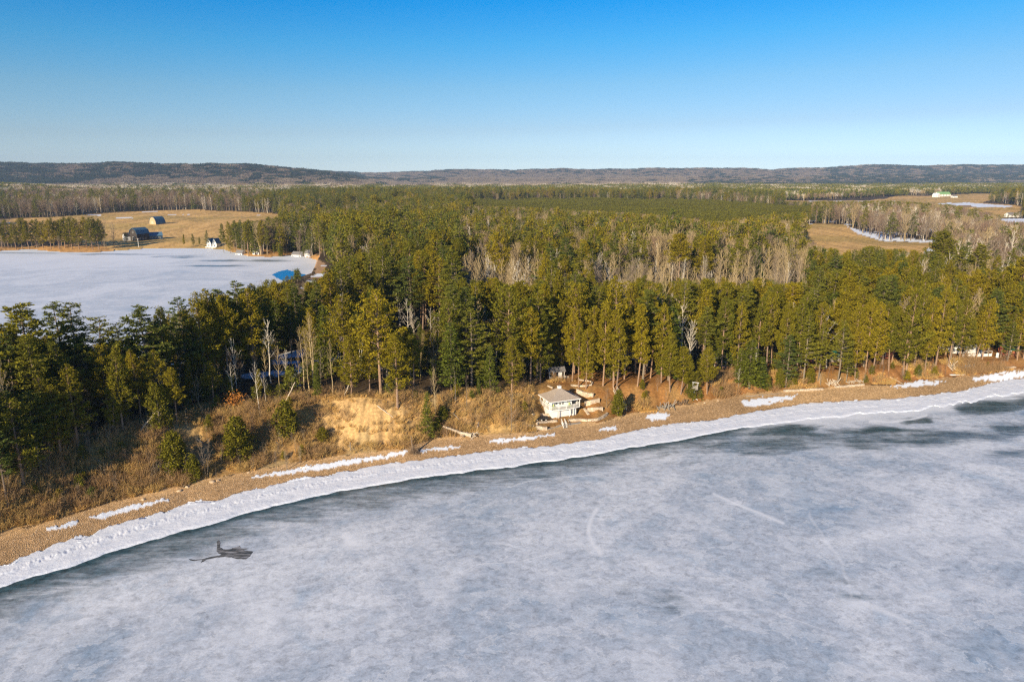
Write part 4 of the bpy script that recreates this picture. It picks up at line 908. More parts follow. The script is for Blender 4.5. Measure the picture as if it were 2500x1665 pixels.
# --- middle distance
allm = []; bl_ = {}
for k in LOW: bl_[k] = len(allm); allm += [q[0][0] for q in LOW[k]]
cl_lo = proto_coll('distant_tree_shapes', allm); NL = {k: len(LOW[k]) for k in LOW}
cand = np.concatenate([jit_grid(330, 600, 0, 6.2, .98), jit_grid(600, 1000, 0, 7.0, .96), jit_grid(1000, 1500, 0, 7.5, .95)])
ok, X, Y, u = allowed(cand[:, 0], cand[:, 1]); cand = cand[ok]; x, y = cand.T; z = height(x, y)
ht = (14 + 9 * fbm(x * .01, y * .01, 150, 3) + 9 * fbm(x * .05, y * .05, 151, 2) + rng.normal(size=len(x)) * 2.0); Xt, Yt, _ = proj(x, y, z + ht * .7)
kk = kind_probs(Xt, Yt, y, x / y); ht *= np.array([1., 1.05, .8, .85, .88, .82])[kk]
ht = keep_view(x, y, z, ht); Xp, Yp, _ = proj(x, y, z + ht); lim = np.interp(Xp, [s_[0] for s_ in SKYL], [s_[1] for s_ in SKYL]) + 4
v = (784 - lim) / FPX; zt = H + y * (v * CP - SP) / (CP + v * SP); ht = np.where((Xp < 760) & (y < 400) & (Yp < lim), zt - z, ht); sel = ht > 4.5; x, y, z, ht, kk = x[sel], y[sel], z[sel], ht[sel], kk[sel]; pi_ = rng.integers(0, 100, len(x))
idx = np.array([bl_[KN[k]] + p % NL[KN[k]] for k, p in zip(kk, pi_)]); sc_l = ht / np.array([22, 23, 16, 17, 18, 17])[kk]
con = kk < 3; P = np.stack([x, y, z], 1)
scatter('distant_pine_wood', P[con], rng.uniform(0, 6.28, con.sum()), sc_l[con], idx[con], cl_lo); scatter('distant_bare_wood', P[~con], rng.uniform(0, 6.28, (~con).sum()), sc_l[~con], idx[~con], cl_lo)
print('middle trees', len(x))
# plantation in rows
xa = np.arange(-300, 800, 2.6); ya = np.arange(600, 1400, 4.6); GX_, GY_ = np.meshgrid(xa, ya); xr = (GX_ * .94 + (GY_ - 900) * .22).ravel(); yr = (GY_ - GX_ * .2 + 40).ravel()
s_ = inpoly(xr, yr, W_PLANT); xr = xr[s_] + rng.normal(size=s_.sum()) * .3; yr = yr[s_] + rng.normal(size=s_.sum()) * .3
scatter('plantation', np.stack([xr, yr, height(xr, yr)], 1), rng.uniform(0, 6.28, len(xr)), rng.uniform(.8, 1.3, len(xr)) * (.7 + .7 * fbm(xr * .02, yr * .02, 161, 3)), bl_['plant'] + rng.integers(0, 3, len(xr)), cl_lo)
print('plantation', len(xr))
# --- far woods: patches of trees
def patch(kinds, seed, hill=False, size=46., n=60):
    r = np.random.default_rng(seed); Vs = []; Fs = []; Ms = []; o = 0; mats = []
    for j in range(n):
        k = kinds[r.integers(0, len(kinds))]; Ht = r.uniform(15, 21) * {'spruce': .85, 'maple': .85, 'aspen': .9}.get(k, 1.); a, b_ = r.uniform(-size / 2, size / 2, 2); g = Geo()
        cm = {'red': m_red, 'white': m_white, 'spruce': m_spruce, 'maple': m_tgrey, 'aspen': m_ttan, 'birch': m_birch}[k]
        if k == 'maple': cm = m_farb
        if hill: cm = m_hillc if k in ('red', 'white', 'spruce') else (m_hill if k == 'maple' else m_tgrey)
        if cm not in mats: mats.append(cm)
        if k in ('red', 'white', 'spruce'):
            m_ = 26; t = r.random(m_) ** .8; z_ = Ht * (.25 + .72 * t); rad = (3.6 if k != 'spruce' else 2.8) * (1 - t) ** .6 * r.uniform(.4, 1, m_); an = r.uniform(0, 6.28, m_)
            Pp = np.stack([np.cos(an) * rad, np.sin(an) * rad, z_], 1); Dd = np.stack([np.cos(an), np.sin(an), .5 + t], 1) + r.normal(size=(m_, 3)) * .5; g.leaves(Pp, Dd, 3.0, 2.0, r)
        else:
            m_ = 30; z_ = Ht * r.uniform(.35, .8, m_); an = r.uniform(0, 6.28, m_); rad = r.uniform(.2, 1.8, m_)
            Pp = np.stack([np.cos(an) * rad, np.sin(an) * rad, z_], 1); Dd = np.stack([np.cos(an), np.sin(an), np.full(m_, 2.)], 1) + r.normal(size=(m_, 3)) * .4; g.spikes(Pp, Dd, Ht * .32, .5, r); g.spikes(np.zeros((1, 3)), np.array([[0, 0, 1.]]), Ht, .6, r)
        v = np.concatenate(g.V) + [a, b_, -1]; f = np.concatenate(g.F); Vs.append(v); Fs.append(f + o); o += len(v); Ms.append(np.full(len(f), mats.index(cm)))
    return mesh_from('patch', np.concatenate(Vs), np.concatenate(Fs), mats, mi=np.concatenate(Ms))
PK = [('conifers', ['red', 'white', 'white', 'spruce']), ('mixed', ['white', 'spruce', 'maple', 'maple']), ('hard', ['maple', 'maple', 'maple', 'aspen']), ('tan', ['aspen', 'aspen', 'maple', 'birch'])]
pm_ = [patch(ks, 1000 + i * 7 + j) for i, (n_, ks) in enumerate(PK) for j in range(3)] + [patch(ks, 2000 + i * 7 + j, True) for i, (n_, ks) in enumerate(PK) for j in range(3)]
cl_p = proto_coll('far_wood_shapes', pm_)
cand = np.concatenate([jit_grid(1500, 3300, 0, 34., .95), jit_grid(3300, 7300, 0, 44., .95)]); ok, X, Y, u = allowed(cand[:, 0], cand[:, 1]); cand = cand[ok]; x, y = cand.T; z = height(x, y)
ok = keep_view(x, y, z, np.full(len(x), 15.)) > 12; x, y, z = x[ok], y[ok], z[ok]; X, Y, _ = proj(x, y, z + 12); kk = kind_probs(X, Y, y, x / y); grp = np.array([0, 0, 1, 3, 3, 2])[kk]; grp = np.where((kk == 1) & (rng.random(len(kk)) < .3), 1, grp)
idx = grp * 3 + rng.integers(0, 3, len(x)) + 12 * ((y + 300 * rng.normal(size=len(x)) > 3500) | ((x / y < -.12) & (y > 3000))); cf = grp < 2; P = np.stack([x, y, z], 1); print('far patches', len(x))
for nm, m_ in (('far_pine_wood', cf), ('far_bare_wood', ~cf)): scatter(nm, P[m_], rng.uniform(0, 6.28, m_.sum()), rng.uniform(.8, 1.1, m_.sum()), idx[m_], cl_p)
# ------------------------------------------------------------------ built things
class MB:
    """boxes, beams and prisms gathered into ONE mesh"""
    def __init__(s): s.V = []; s.F = []
    def _a(s, V, F): n = len(s.V); s.V += [tuple(map(float, v)) for v in V]; s.F += [tuple(i + n for i in f) for f in F]; return s
    def box(s, x0, y0, z0, x1, y1, z1):
        return s._a([(x0, y0, z0), (x1, y0, z0), (x1, y1, z0), (x0, y1, z0), (x0, y0, z1), (x1, y0, z1), (x1, y1, z1), (x0, y1, z1)],
                    [(0, 3, 2, 1), (4, 5, 6, 7), (0, 1, 5, 4), (1, 2, 6, 5), (2, 3, 7, 6), (3, 0, 4, 7)])
    def beam(s, p, q, w, h=None):
        h = h or w; p = np.array(p, float); q = np.array(q, float); d = q - p; d /= np.linalg.norm(d)
        r = np.array([0, 0, 1.]) if abs(d[2]) < .9 else np.array([1., 0, 0]); a = np.cross(d, r); a /= np.linalg.norm(a); b_ = np.cross(a, d)
        V = [e + a * i * w / 2 + b_ * j * h / 2 for e in (p, q) for i, j in ((-1, -1), (1, -1), (1, 1), (-1, 1))]
        return s._a(V, [(0, 1, 2, 3), (7, 6, 5, 4), (0, 4, 5, 1), (1, 5, 6, 2), (2, 6, 7, 3), (3, 7, 4, 0)])
    def prism(s, poly, z0, z1):
        n = len(poly); return s._a([(x, y, z0) for x, y in poly] + [(x, y, z1) for x, y in poly], [tuple(range(n))[::-1], tuple(range(n, 2 * n))] + [(i, (i + 1) % n, (i + 1) % n + n, i + n) for i in range(n)])
    def cyl(s, c, r, ax, l, n=14):
        ax = np.array(ax, float); ax /= np.linalg.norm(ax); r_ = np.array([0, 0, 1.]) if abs(ax[2]) < .9 else np.array([1., 0, 0]); a = np.cross(ax, r_); a /= np.linalg.norm(a); b_ = np.cross(a, ax); c = np.array(c, float)
        V = [c + ax * t * l + r * (cos(k * 2 * pi / n) * a + sin(k * 2 * pi / n) * b_) for t in (-.5, .5) for k in range(n)]
        return s._a(V, [tuple(range(n)), tuple(range(2 * n - 1, n - 1, -1))] + [(i, i + n, (i + 1) % n + n, (i + 1) % n) for i in range(n)])
    def gable(s, x0, y0, x1, y1, z0, zr, over=.4, t=.18):
        """pitched roof shell, ridge along x"""
        ym = (y0 + y1) / 2; k = (zr - z0) / (ym - y0)
        prof = [(y0 - over, z0 - k * over), (ym, zr), (y1 + over, z0 - k * over), (y1 + over, z0 - k * over + t), (ym, zr + t), (y0 - over, z0 - k * over + t)]
        n = 6; V = [(x, a, b_) for x in (x0 - over, x1 + over) for a, b_ in prof]
        return s._a(V, [(0, 1, 4, 5), (1, 2, 3, 4), (6, 11, 10, 7), (7, 10, 9, 8)] + [(i, i + 6, (i + 1) % 6 + 6, (i + 1) % 6) for i in range(6)])
    def gwall(s, x0, y0, x1, y1, z0, z1, zr):
        """walls with pointed gable ends, ridge along x"""
        ym = (y0 + y1) / 2; V = [(x, a, b_) for x in (x0, x1) for a, b_ in ((y0, z0), (y1, z0), (y1, z1), (ym, zr), (y0, z1))]
        return s._a(V, [(0, 1, 2, 3, 4), (9, 8, 7, 6, 5)] + [(i, i + 5, (i + 1) % 5 + 5, (i + 1) % 5) for i in range(5)])
    def fin(s, name, m, parent=None):
        me = bpy.data.meshes.new(name); me.from_pydata(s.V, [], s.F); me.materials.append(m); me.update()
        import bmesh
        bm = bmesh.new(); bm.from_mesh(me); bmesh.ops.recalc_face_normals(bm, faces=bm.faces); bm.to_mesh(me); bm.free()
        return link(name, me, parent)
def thing(name, label, cat, loc, rz=0., group=None):
    o = bpy.data.objects.new(name, None); C.objects.link(o); o.location = loc; o.rotation_euler = (0, 0, rz); o.empty_display_size = .3; return tag(o, label, cat, group)
def nm(name, c, rough=.8, sc=3., v=.25, spec=.2, stretch=(1, 1, 1)):
    m, nt, b = mat(name, c, rough, spec); n = noise(nt, coords(nt, stretch), sc, 5, .6)
    nt.links.new(mixc(nt, 1., c, ramp(nt, n, [(.3, 1 - v), (.7, 1 + v)]), 'MULTIPLY'), b.inputs['Base Color']); return m
m_wht = nm('white_paint', (.80, .79, .76), .6, 2., .05); m_shing = nm('shingles', (.36, .30, .25), .95, 5., .3, stretch=(.6, .6, 2.)); m_glass = mat('window_glass', (.03, .035, .04), .1, .6)[0]
m_deckw = nm('deck_boards', (.50, .45, .38), .8, 4.); m_stone = nm('pale_stone', (.58, .47, .35), .9, 3.5, .3)
nt = m_stone.node_tree; b = nt.nodes['Principled BSDF']; vs_ = node(nt, 'ShaderNodeTexVoronoi', feature='DISTANCE_TO_EDGE'); vs_.inputs['Scale'].default_value = 2.2; nt.links.new(coords(nt, (1, 1, 1.6)), vs_.inputs['Vector'])
vc_ = node(nt, 'ShaderNodeTexVoronoi'); vc_.inputs['Scale'].default_value = 2.2; nt.links.new(coords(nt, (1, 1, 1.6)), vc_.inputs['Vector'])
sc0 = b.inputs['Base Color'].links[0].from_socket; sc0 = mixc(nt, 1., sc0, ramp(nt, vc_.outputs['Color'], [(.1, .7), (.9, 1.25)]), 'MULTIPLY'); nt.links.new(mixc(nt, 1., sc0, ramp(nt, vs_.outputs['Distance'], [(0., .35), (.07, 1.)]), 'MULTIPLY'), b.inputs['Base Color']); m_black = nm('black_paint', (.035, .035, .035), .5); m_tyre = nm('tyre_rubber', (.03, .03, .03), .9)
m_rim = nm('rim', (.45, .42, .38), .5); m_grey = nm('weathered_timber', (.30, .27, .23), .9, 3., .35, stretch=(.3, 3, 3)); m_pale = nm('bleached_wood', (.56, .47, .36), .9, 3., .3); m_dockw = nm('new_dock_boards', (.50, .28, .08), .8, 3.)
m_lime = nm('lime_plastic', (.50, .60, .12), .5); m_navy = nm('navy_metal', (.035, .075, .125), .5, 1., .2, .5); m_navyr = nm('navy_roof', (.05, .12, .19), .45, .5, .2, .5); m_dwood = nm('dark_boards', (.06, .05, .045), .9)
m_cream = nm('cream_boards', (.50, .38, .22), .8); m_redw = nm('red_boards', (.42, .13, .08), .8); m_pink = nm('salmon_boards', (.60, .34, .24), .8); m_green = nm('green_roof', (.015, .10, .08), .6, 1., .15); m_green2 = nm('light_green_roof', (.20, .36, .15), .6)
m_groof = nm('grey_roof', (.20, .19, .19), .9); m_root = nm('roots', (.20, .14, .09), .95); m_boul = nm('boulder', (.52, .39, .26), .9, 1.5, .3); m_brick = nm('brick', (.46, .22, .14), .9); m_rust = nm('rust_roof', (.30, .13, .07), .9); m_bluer = nm('blue_roof', (.10, .20, .30), .6)

# --- the white boathouse
Z0 = 2.0
bh_ = thing('boathouse', 'white two-storey boathouse with pyramid shingle roof and wraparound deck above the beach', 'boathouse', (9.4, 159.9, Z0), radians(22))
W_, D_ = 8.35, 6.8
lw = MB().box(.7, .25, -.3, 7.35, 6.0, 2.0).fin('lower_wall', m_wht, bh_)
for i, (xa, xb, za, zb) in enumerate([(2.1, 2.75, .05, 1.75)]): MB().box(xa, .19, za, xb, .25 - .003, zb).fin('door', nm('pale_door', (.66, .64, .60)), lw)
w_ = MB().box(6.1, .18, .45, 6.5, .247, 1.85).fin('window', m_glass, lw); mb = MB()
for k in range(5): mb.box(6.04, .15, .40 + k * .3, 6.56, .178, .46 + k * .3)
mb.fin('frame', m_wht, w_)
uw = MB().box(.75, 1.0, 2.25, 6.5, 6.0, 4.2).fin('upper_wall', m_wht, bh_)
for xa, ww, z_ in ((1.55, .85, 3.15), (2.95, .42, 2.95), (3.75, .42, 2.95), (5.05, .80, 3.3)):
    hh_ = .75 if ww < .6 else .55; w_ = MB().box(xa, .94, z_, xa + ww, .997, z_ + hh_).fin('window', m_glass, uw); mb = MB()
    mb.box(xa - .06, .91, z_ - .06, xa + ww + .06, .938, z_); mb.box(xa - .06, .91, z_ + hh_, xa + ww + .06, .938, z_ + hh_ + .06)
    for q in ((0, .5, 1) if ww > .6 else (0, 1)): mb.box(xa + ww * q - .035, .912, z_ + .002, xa + ww * q + .035, .936, z_ + hh_ - .002)
    mb.fin('frame', m_wht, w_)
for ya in (2.2, 4.2): MB().box(.69, ya, 3.1, .747, ya + .7, 3.8).fin('window', m_glass, uw)
MB().box(6.503, 2.0, 2.3, 6.56, 2.9, 4.0).fin('door', m_dwood, uw)
deck = [(.0, .5), (.25, -.25), (2.2, -.5), (4.2, -.55), (6.4, -.4), (8.15, -.0), (8.2, 6.2), (.1, 6.2)]
dk_ = MB().prism(deck, 2.0, 2.2).fin('deck', m_deckw, bh_); fa = MB()
for a, b_ in zip(deck[:-1], deck[1:-1]): fa.beam((*a, 2.08), (*b_, 2.08), .06, .26)
fa.fin('fascia', m_wht, dk_)
rl = MB(); rim = deck[:7]
for a, b_ in [((0, 6.2), rim[0])] + list(zip(rim[:-1], rim[1:])):
    for hh_ in (2.45, 2.68, 2.91, 3.14): rl.beam((*a, hh_), (*b_, hh_), .055 if hh_ < 3 else .11, .07)
    n_ = max(1, int(math.hypot(b_[0] - a[0], b_[1] - a[1]) / 1.5))
    for k in range(n_): t = k / n_; p = (a[0] + (b_[0] - a[0]) * t, a[1] + (b_[1] - a[1]) * t); rl.beam((*p, 2.0), (*p, 3.2), .10)
rl.fin('railing', m_wht, bh_)
for px_, py_, z_ in ((2.2, -.42, -.2), (1.75, -.38, -.2), (5.2, -.4, -.2), (6.2, -.32, -.2)): MB().beam((px_, py_, z_), (px_, py_, 2.0), .12).fin('post', m_wht, bh_)
for px_, py_ in ((8.15, .0), (.05, .15), (8.2, 6.1), (.1, 6.1)): MB().beam((px_, py_, 2.2), (px_, py_, 4.25), .13).fin('post', m_wht, bh_)
rf = MB(); e = [(-.15, -.15), (W_ + .1, -.15), (W_ + .1, D_ + .1), (-.15, D_ + .1)]; ap = (W_ / 2 - .2, D_ / 2 - .2, 6.55)
V_ = [(*p, 4.25) for p in e] + [(*p, 4.12) for p in e]; cx_ = .35
top_ = [(ap[0] + sx * cx_, ap[1] + sy * cx_, ap[2]) for sx, sy in ((-1, -1), (1, -1), (1, 1), (-1, 1))]
mid_ = [(e[i][0] * .5 + top_[i][0] * .5, e[i][1] * .5 + top_[i][1] * .5, 4.25 * .5 + ap[2] * .5 - .16) for i in range(4)]
rf._a(V_[:4] + mid_ + top_, [(i, (i + 1) % 4, (i + 1) % 4 + 4, i + 4) for i in range(4)] + [(i + 4, (i + 1) % 4 + 4, (i + 1) % 4 + 8, i + 8) for i in range(4)] + [(8, 9, 10, 11), (3, 2, 1, 0)])
rf = rf.fin('roof', m_shing, bh_); fb = MB()
for a, b_ in zip(e, e[1:] + e[:1]): fb.beam((*a, 4.17), (*b_, 4.17), .10, .20)
fb.fin('eaves_board', m_wht, rf); MB().box(ap[0] - .38, ap[1] - .38, 6.4, ap[0] + .38, ap[1] + .38, 7.0).box(ap[0] - .45, ap[1] - .45, 7.0, ap[0] + .45, ap[1] + .45, 7.08).fin('chimney', m_wht, rf)
def chair(lx, ly, rz, label):
    R22 = radians(22); wx_ = 9.4 + lx * cos(R22) - ly * sin(R22); wy_ = 159.9 + lx * sin(R22) + ly * cos(R22)
    c_ = thing('deck_chair', label, 'deck chair', (wx_, wy_, Z0 + 2.2), R22 + rz, 'lime chairs on the boathouse deck')
    MB().beam((-.28, .25, .38), (-.28 + .56, .25, .38), .5, .04).box(-.28, -.2, .34, .28, .3, .39).fin('seat', m_lime, c_); MB().beam((0, .28, .38), (0, .5, 1.0), .54, .05).fin('backrest', m_lime, c_)
    for sx in (-1, 1):
        MB().box(sx * .33 - .05, -.25, .58, sx * .33 + .05, .38, .62).fin('armrest', m_lime, c_)
        for sy in (-.2, .3): MB().box(sx * .33 - .03, sy - .03, 0, sx * .33 + .03, sy + .03, .58).fin('leg', m_lime, c_)
chair(1.3, .35, 0, 'lime green chair on the boathouse deck below the left window'); chair(5.6, .35, 0, 'lime green chair on the boathouse deck near the covered right end')

def G_(a, b_): return ((1300 + a / 8.71) * .9416, (880 + b_ / 8.71) * .9416)
def wall(pts, h, label, th=.45, m=None, name='stone_wall', conv=G_, cat='wall', group=None, batter=.15):
    Q = [ground_at(*conv(*p)) for p in pts]; g = Geo(); V = []; F = []; n = len(Q); P = []
    for (a, b_) in zip(Q[:-1], Q[1:]):
        k = max(2, int(math.dist(a, b_) / .6))
        for i in range(k): t = i / k; P.append([a[j] + (b_[j] - a[j]) * t for j in range(3)])
    P.append(list(Q[-1])); P = np.array(P); r = random.Random(len(P)); o = P[0].copy()
    T_ = np.gradient(P[:, :2], axis=0); T_ /= np.linalg.norm(T_, axis=1)[:, None] + 1e-9; N = np.stack([-T_[:, 1], T_[:, 0]], 1)
    sgn = 1 if N[len(N) // 2][1] > 0 else -1; N = N * sgn
    for i, p in enumerate(P):
        j = r.uniform(-.05, .05); zb_ = p[2] - .5; zt_ = p[2] + h + r.uniform(-.05, .05)
        for off_, z_ in ((0, zb_), (batter * .5 + j, (p[2] + zt_) / 2), (batter + j, zt_), (batter + th + j, zt_ + .02), (batter + th, zb_)): V.append((p[0] + N[i][0] * off_ - o[0], p[1] + N[i][1] * off_ - o[1], z_ - o[2]))
    n = len(P)
    for i in range(n - 1):
        for k in range(4): a = i * 5 + k; F.append((a, a + 1, a + 6, a + 5))
    F += [(0, 4, 3, 2, 1), tuple((n - 1) * 5 + k for k in range(5))]
    me = bpy.data.meshes.new(name); me.from_pydata(V, [], F); me.materials.append(m or m_stone)
    import bmesh
    bm = bmesh.new(); bm.from_mesh(me); bmesh.ops.recalc_face_normals(bm, faces=bm.faces); bm.to_mesh(me); bm.free()
    ob = link(name, me); ob.location = o; return tag(ob, label, cat, group)
wall([(765, 1310), (1000, 1290), (1200, 1305), (1400, 1290), (1530, 1230), (1620, 1160)], .55, 'long curved pale stone wall at the beach in front and right of the boathouse')
wall([(1165, 1095), (1300, 1098), (1500, 1088)], 1.0, 'pale stone terrace wall right of the boathouse, middle of three tiers'); wall([(1075, 1050), (1120, 1110), (1162, 1165)], .35, 'short low side wall running down from the middle terrace wall')
wall([(1105, 960), (1250, 948), (1430, 905)], 1.1, 'pale stone terrace wall right of the boathouse deck, uppermost of the stacked tiers')
wall([(930, 700), (1060, 760), (1180, 790), (1290, 795)], 1.1, 'pinkish stone wall partly in the shadow of the boathouse roof')
wall([(820, 552), (980, 560), (1140, 562), (1260, 540), (1308, 490), (1240, 450), (1000, 420)], .35, 'thin looped stone edging among the pine trunks behind the boathouse', .3)
wall([(120, 1380), (145, 1350), (330, 1330), (530, 1312)], .40, 'low pale wall in front of the trailer left of the boathouse'); wall([(70, 1475), (180, 1482), (315, 1485)], .75, 'short thick pale wall at the beach below the trailer')
wall([(25, 1180), (200, 1175), (410, 1200)], .5, 'stone wall directly behind the trailer'); wall([(305, 555), (410, 605)], .35, 'short stone edging uphill from the boathouse chimney', .3)
wall([(510, 425), (620, 385), (780, 372)], .5, 'stone edging in front of the white porch in the trees', .4); wall([(-110, 1440), (-40, 1425), (30, 1432)], .4, 'rough rock ledge left of the short thick wall')
Rr = lambda a, b_: ((1700 + a / 2.944) * .9416, (750 + b_ / 2.944) * .9416)
wall([(630, 612), (760, 606), (915, 598)], .55, 'pale sea wall on the beach below the big bright spruce', conv=Rr); wall([(1000, 583), (1100, 576), (1210, 565)], .5, 'pale sea wall further right, with driftwood on top', conv=Rr)
wall([(1830, 492), (1940, 488)], .18, 'white board lying on the beach below the stacked dock frames', .5, m_wht, 'beach_board', Rr, 'board')
wall([(2040, 458), (2150, 450), (2300, 436)], .35, 'low rocky bank at the far right end of the beach', .8, conv=Rr)
# boardwalk pieces
for pts, lab in (([(330, 1480), (520, 1430), (655, 1395)], 'grey boardwalk lying on the beach left of the white gangway'), ([(790, 1385), (900, 1365), (1040, 1340)], 'grey boardwalk lying on the beach right of the white gangway')): wall(pts, .1, lab, .8, m_grey, 'boardwalk', cat='boardwalk')
# gangway
p0 = np.array(ground_at(*G_(700, 1440))); p1 = p0 + np.array([-.5, 1.7, .8]); gw = thing('gangway', 'white aluminium dock gangway with side rails leaning on the beach', 'gangway', tuple(p0))
d_ = p1 - p0; u_ = np.array([.97, .22, 0]) * .42
for s_ in (-1, 1):
    a = u_ * s_; r_ = MB().beam(a + [0, 0, .05], a + d_ + [0, 0, .05], .07, .10).beam(a + [0, 0, .95], a + d_ + [0, 0, .95], .07, .07)
    for t in (0, .33, .66, 1): r_.beam(a + d_ * t + [0, 0, 0], a + d_ * t + [0, 0, .98], .06)
    r_.beam(a + d_ * .33 + [0, 0, .1], a + d_ * .66 + [0, 0, .9], .05); r_.fin('side_rail', m_wht, gw)
tr_ = MB(); [tr_.beam(-u_ + d_ * t, u_ + d_ * t, .22, .04) for t in np.linspace(.04, .96, 9)]; tr_.fin('steps', m_grey, gw)
# trailer
tx, ty, tz = ground_at(*G_(190, 1285)); tl = thing('trailer', 'black flat trailer with three wheels in a row parked left of the boathouse', 'trailer', (tx, ty, tz), radians(4))
MB().box(-1.75, -.1, .42, 1.75, 1.7, .50).fin('bed', m_black, tl); MB().beam((1.75, .8, .4), (2.5, .8, .3), .1).box(-1.75, -.13, .5, 1.75, -.08, .62).box(-1.75, 1.66, .5, 1.75, 1.72, .62).fin('frame', m_black, tl)
for x_ in (-1.1, 0, 1.1):
    for y_ in (-.24, 1.84): w_ = MB().cyl((x_, y_, .30), .30, (0, 1, 0), .2, 16).fin('wheel', m_tyre, tl); MB().cyl((x_, y_ + (-.105 if y_ < 0 else .105), .30), .17, (0, 1, 0), .03, 12).fin('rim', m_rim, w_)
# porch in the trees
gx, gy, gz = ground_at(*G_(520, 400)); po = thing('porch_cabin', 'white-posted open porch cabin standing in shade among pines behind the boathouse', 'cabin', (gx, gy, gz), radians(8))
MB().box(-2.2, 0, -.4, 2.2, 3.2, .12).fin('floor', m_grey, po); MB().box(-2.0, 2.4, .12, 2.0, 3.1, 2.2).fin('wall', m_navy, po)
MB().gable(-2.1, 0, 2.1, 3.2, 2.25, 3.0, .3, .12).fin('roof', m_groof, po)
for x_ in (-2, -.9, .5, 1.3, 2.0): MB().beam((x_, .1, .1), (x_, .1, 2.25), .13).fin('post', m_wht, po)
MB().beam((-2.2, .05, 2.25), (2.2, .05, 2.25), .10, .16).beam((-2.0, .1, .5), (-.9, .1, .5), .08, .3).fin('trim', m_wht, po); MB().box(.55, .2, .2, 1.2, .3, 2.0).fin('door', m_wht, po)
# stairs on the slope
a = np.array(ground_at(1414, 900)); b_ = np.array(ground_at(1436, 946)); st = thing('slope_stairs', 'weathered wooden stairs with two rails climbing the slope right of the boathouse', 'stairs', tuple(b_)); dd = a - b_; sd = np.cross(dd, [0, 0, 1.]); sd /= np.linalg.norm(sd)
for s_ in (-1, 1):
    o_ = sd * s_ * .55; r_ = MB().beam(o_ + [0, 0, .35], dd + o_ + [0, 0, .35], .08, .22).beam(o_ + [0, 0, 1.2], dd + o_ + [0, 0, 1.2], .07, .09)
    for t in np.linspace(0, 1, 7): r_.beam(o_ + dd * t + [0, 0, -.2], o_ + dd * t + [0, 0, 1.22], .08)
    r_.fin('rail', m_pale, st)
tr_ = MB(); [tr_.beam(dd * t - sd * .55 + [0, 0, .42], dd * t + sd * .55 + [0, 0, .42], .26, .05) for t in np.linspace(.02, .98, 16)]; tr_.fin('steps', m_grey, st)
# lookout box on a post
lx, ly, lz = ground_at(1594, 920); lk = thing('lookout_box', 'grey wooden lookout box on a tall white post at the back of the beach', 'lookout', (lx, ly, lz), radians(10))
MB().beam((0, 0, -.3), (0, 0, 3.0), .26).fin('post', m_wht, lk); MB().beam((.1, 0, .6), (1.1, -.3, .05), .12).fin('brace', m_wht, lk); MB().box(-.8, -.7, 3.0, .8, .7, 3.12).box(-.75, -.65, 3.12, .75, -.58, 4.1).box(-.75, .58, 3.12, .75, .65, 4.1).box(-.75, -.577, 3.12, -.68, .577, 4.1).box(.68, -.577, 3.12, .75, .577, 4.1).fin('box', m_grey, lk)
MB().beam((-.9, -.6, 5.2), (1.0, -.6, 4.9), .08, .12).beam((-.7, -.6, 4.1), (-.7, -.6, 5.15), .08).beam((.7, -.6, 4.1), (.7, -.6, 4.95), .08).fin('railing', m_wht, lk)
# timber piles
def tangle(name, label, X, Y, w, d, h, n, m, seed, cat='timber pile', s0=.14):
    x_, y_, z_ = ground_at(X, Y); r = random.Random(seed); o = thing(name, label, cat, (x_, y_, z_), radians(r.uniform(5, 25)))
    f = MB()
    for i in range(4): xx = -w / 2 + w * i / 3; f.beam((xx, -d / 2, .05), (xx + r.uniform(-.4, .4), d / 2, h * r.uniform(.2, .5)), s0, s0)
    f.beam((-w / 2, 0, .2), (w / 2, .1, h * .35), s0).beam((-w / 2, d * .3, .3), (w / 2, d * .2, h * .5), s0); f.fin('frame', m, o)
    for i in range(n):
        xx = r.uniform(-w / 2, w / 2); q = MB().beam((xx, r.uniform(-d / 2, d / 2), -.05), (xx + r.uniform(-1, 1) * h * .8, r.uniform(-d / 2, d / 2), h * r.uniform(.5, 1.1)), s0, s0 * .9); q.fin('beam', m, o)
    return o
tangle('dock_pile', 'pile of grey dock frames tangled on the beach under the shaggy pine', 1530, 940, 4.2, 2.2, 2.0, 9, m_grey, 3)
tangle('timber_stack', 'pale dock frames stacked crosswise at the right end of the beach', 2193, 850, 3.6, 2.0, 2.6, 9, m_pale, 5)
tangle('driftwood', 'heap of brown driftwood roots beside the lookout post', 1568, 930, 2.6, 1.4, 1.5, 10, m_root, 8, 'driftwood', .13); tangle('driftwood', 'bleached driftwood poles leaning at the sea wall under the layered pine', 1914, 885, 3.4, 1.6, 2.2, 9, m_pale, 9, 'driftwood', .13)
tangle('driftwood', 'loose pale branches lying behind the right sea wall', 1965, 880, 5., 1.5, .9, 12, m_pale, 10, 'driftwood', .1)
x_, y_, z_ = ground_at(1492, 948); dp = thing('dock_section', 'orange-brown dock section lying flat on the beach left of the dock pile', 'dock section', (x_, y_, z_), radians(14)); MB().box(-2.3, -.1, .35, 2.3, 1.6, .43).fin('deck', m_dockw, dp); q = MB().box(-2.3, -.14, .22, 2.3, -.1, .44)
for k in range(6): q.box(-2.2 + k * .85, -.13, -.1, -2.05 + k * .85, .05, .22)
q.fin('frame', m_dockw, dp)
x_, y_, z_ = ground_at(2228, 852); dp = thing('dock_section', 'grey dock section with steps down to the beach beside the stacked dock frames', 'dock section', (x_, y_, z_), radians(20)); MB().box(-2.0, 0, .9, 2.0, 1.6, 1.0).fin('deck', m_grey, dp); q = MB()
for xx in (-1.9, 0, 1.9):
    for yy in (.1, 1.5): q.beam((xx, yy, -.3), (xx, yy, 2.0 if yy < 1 else .9), .12)
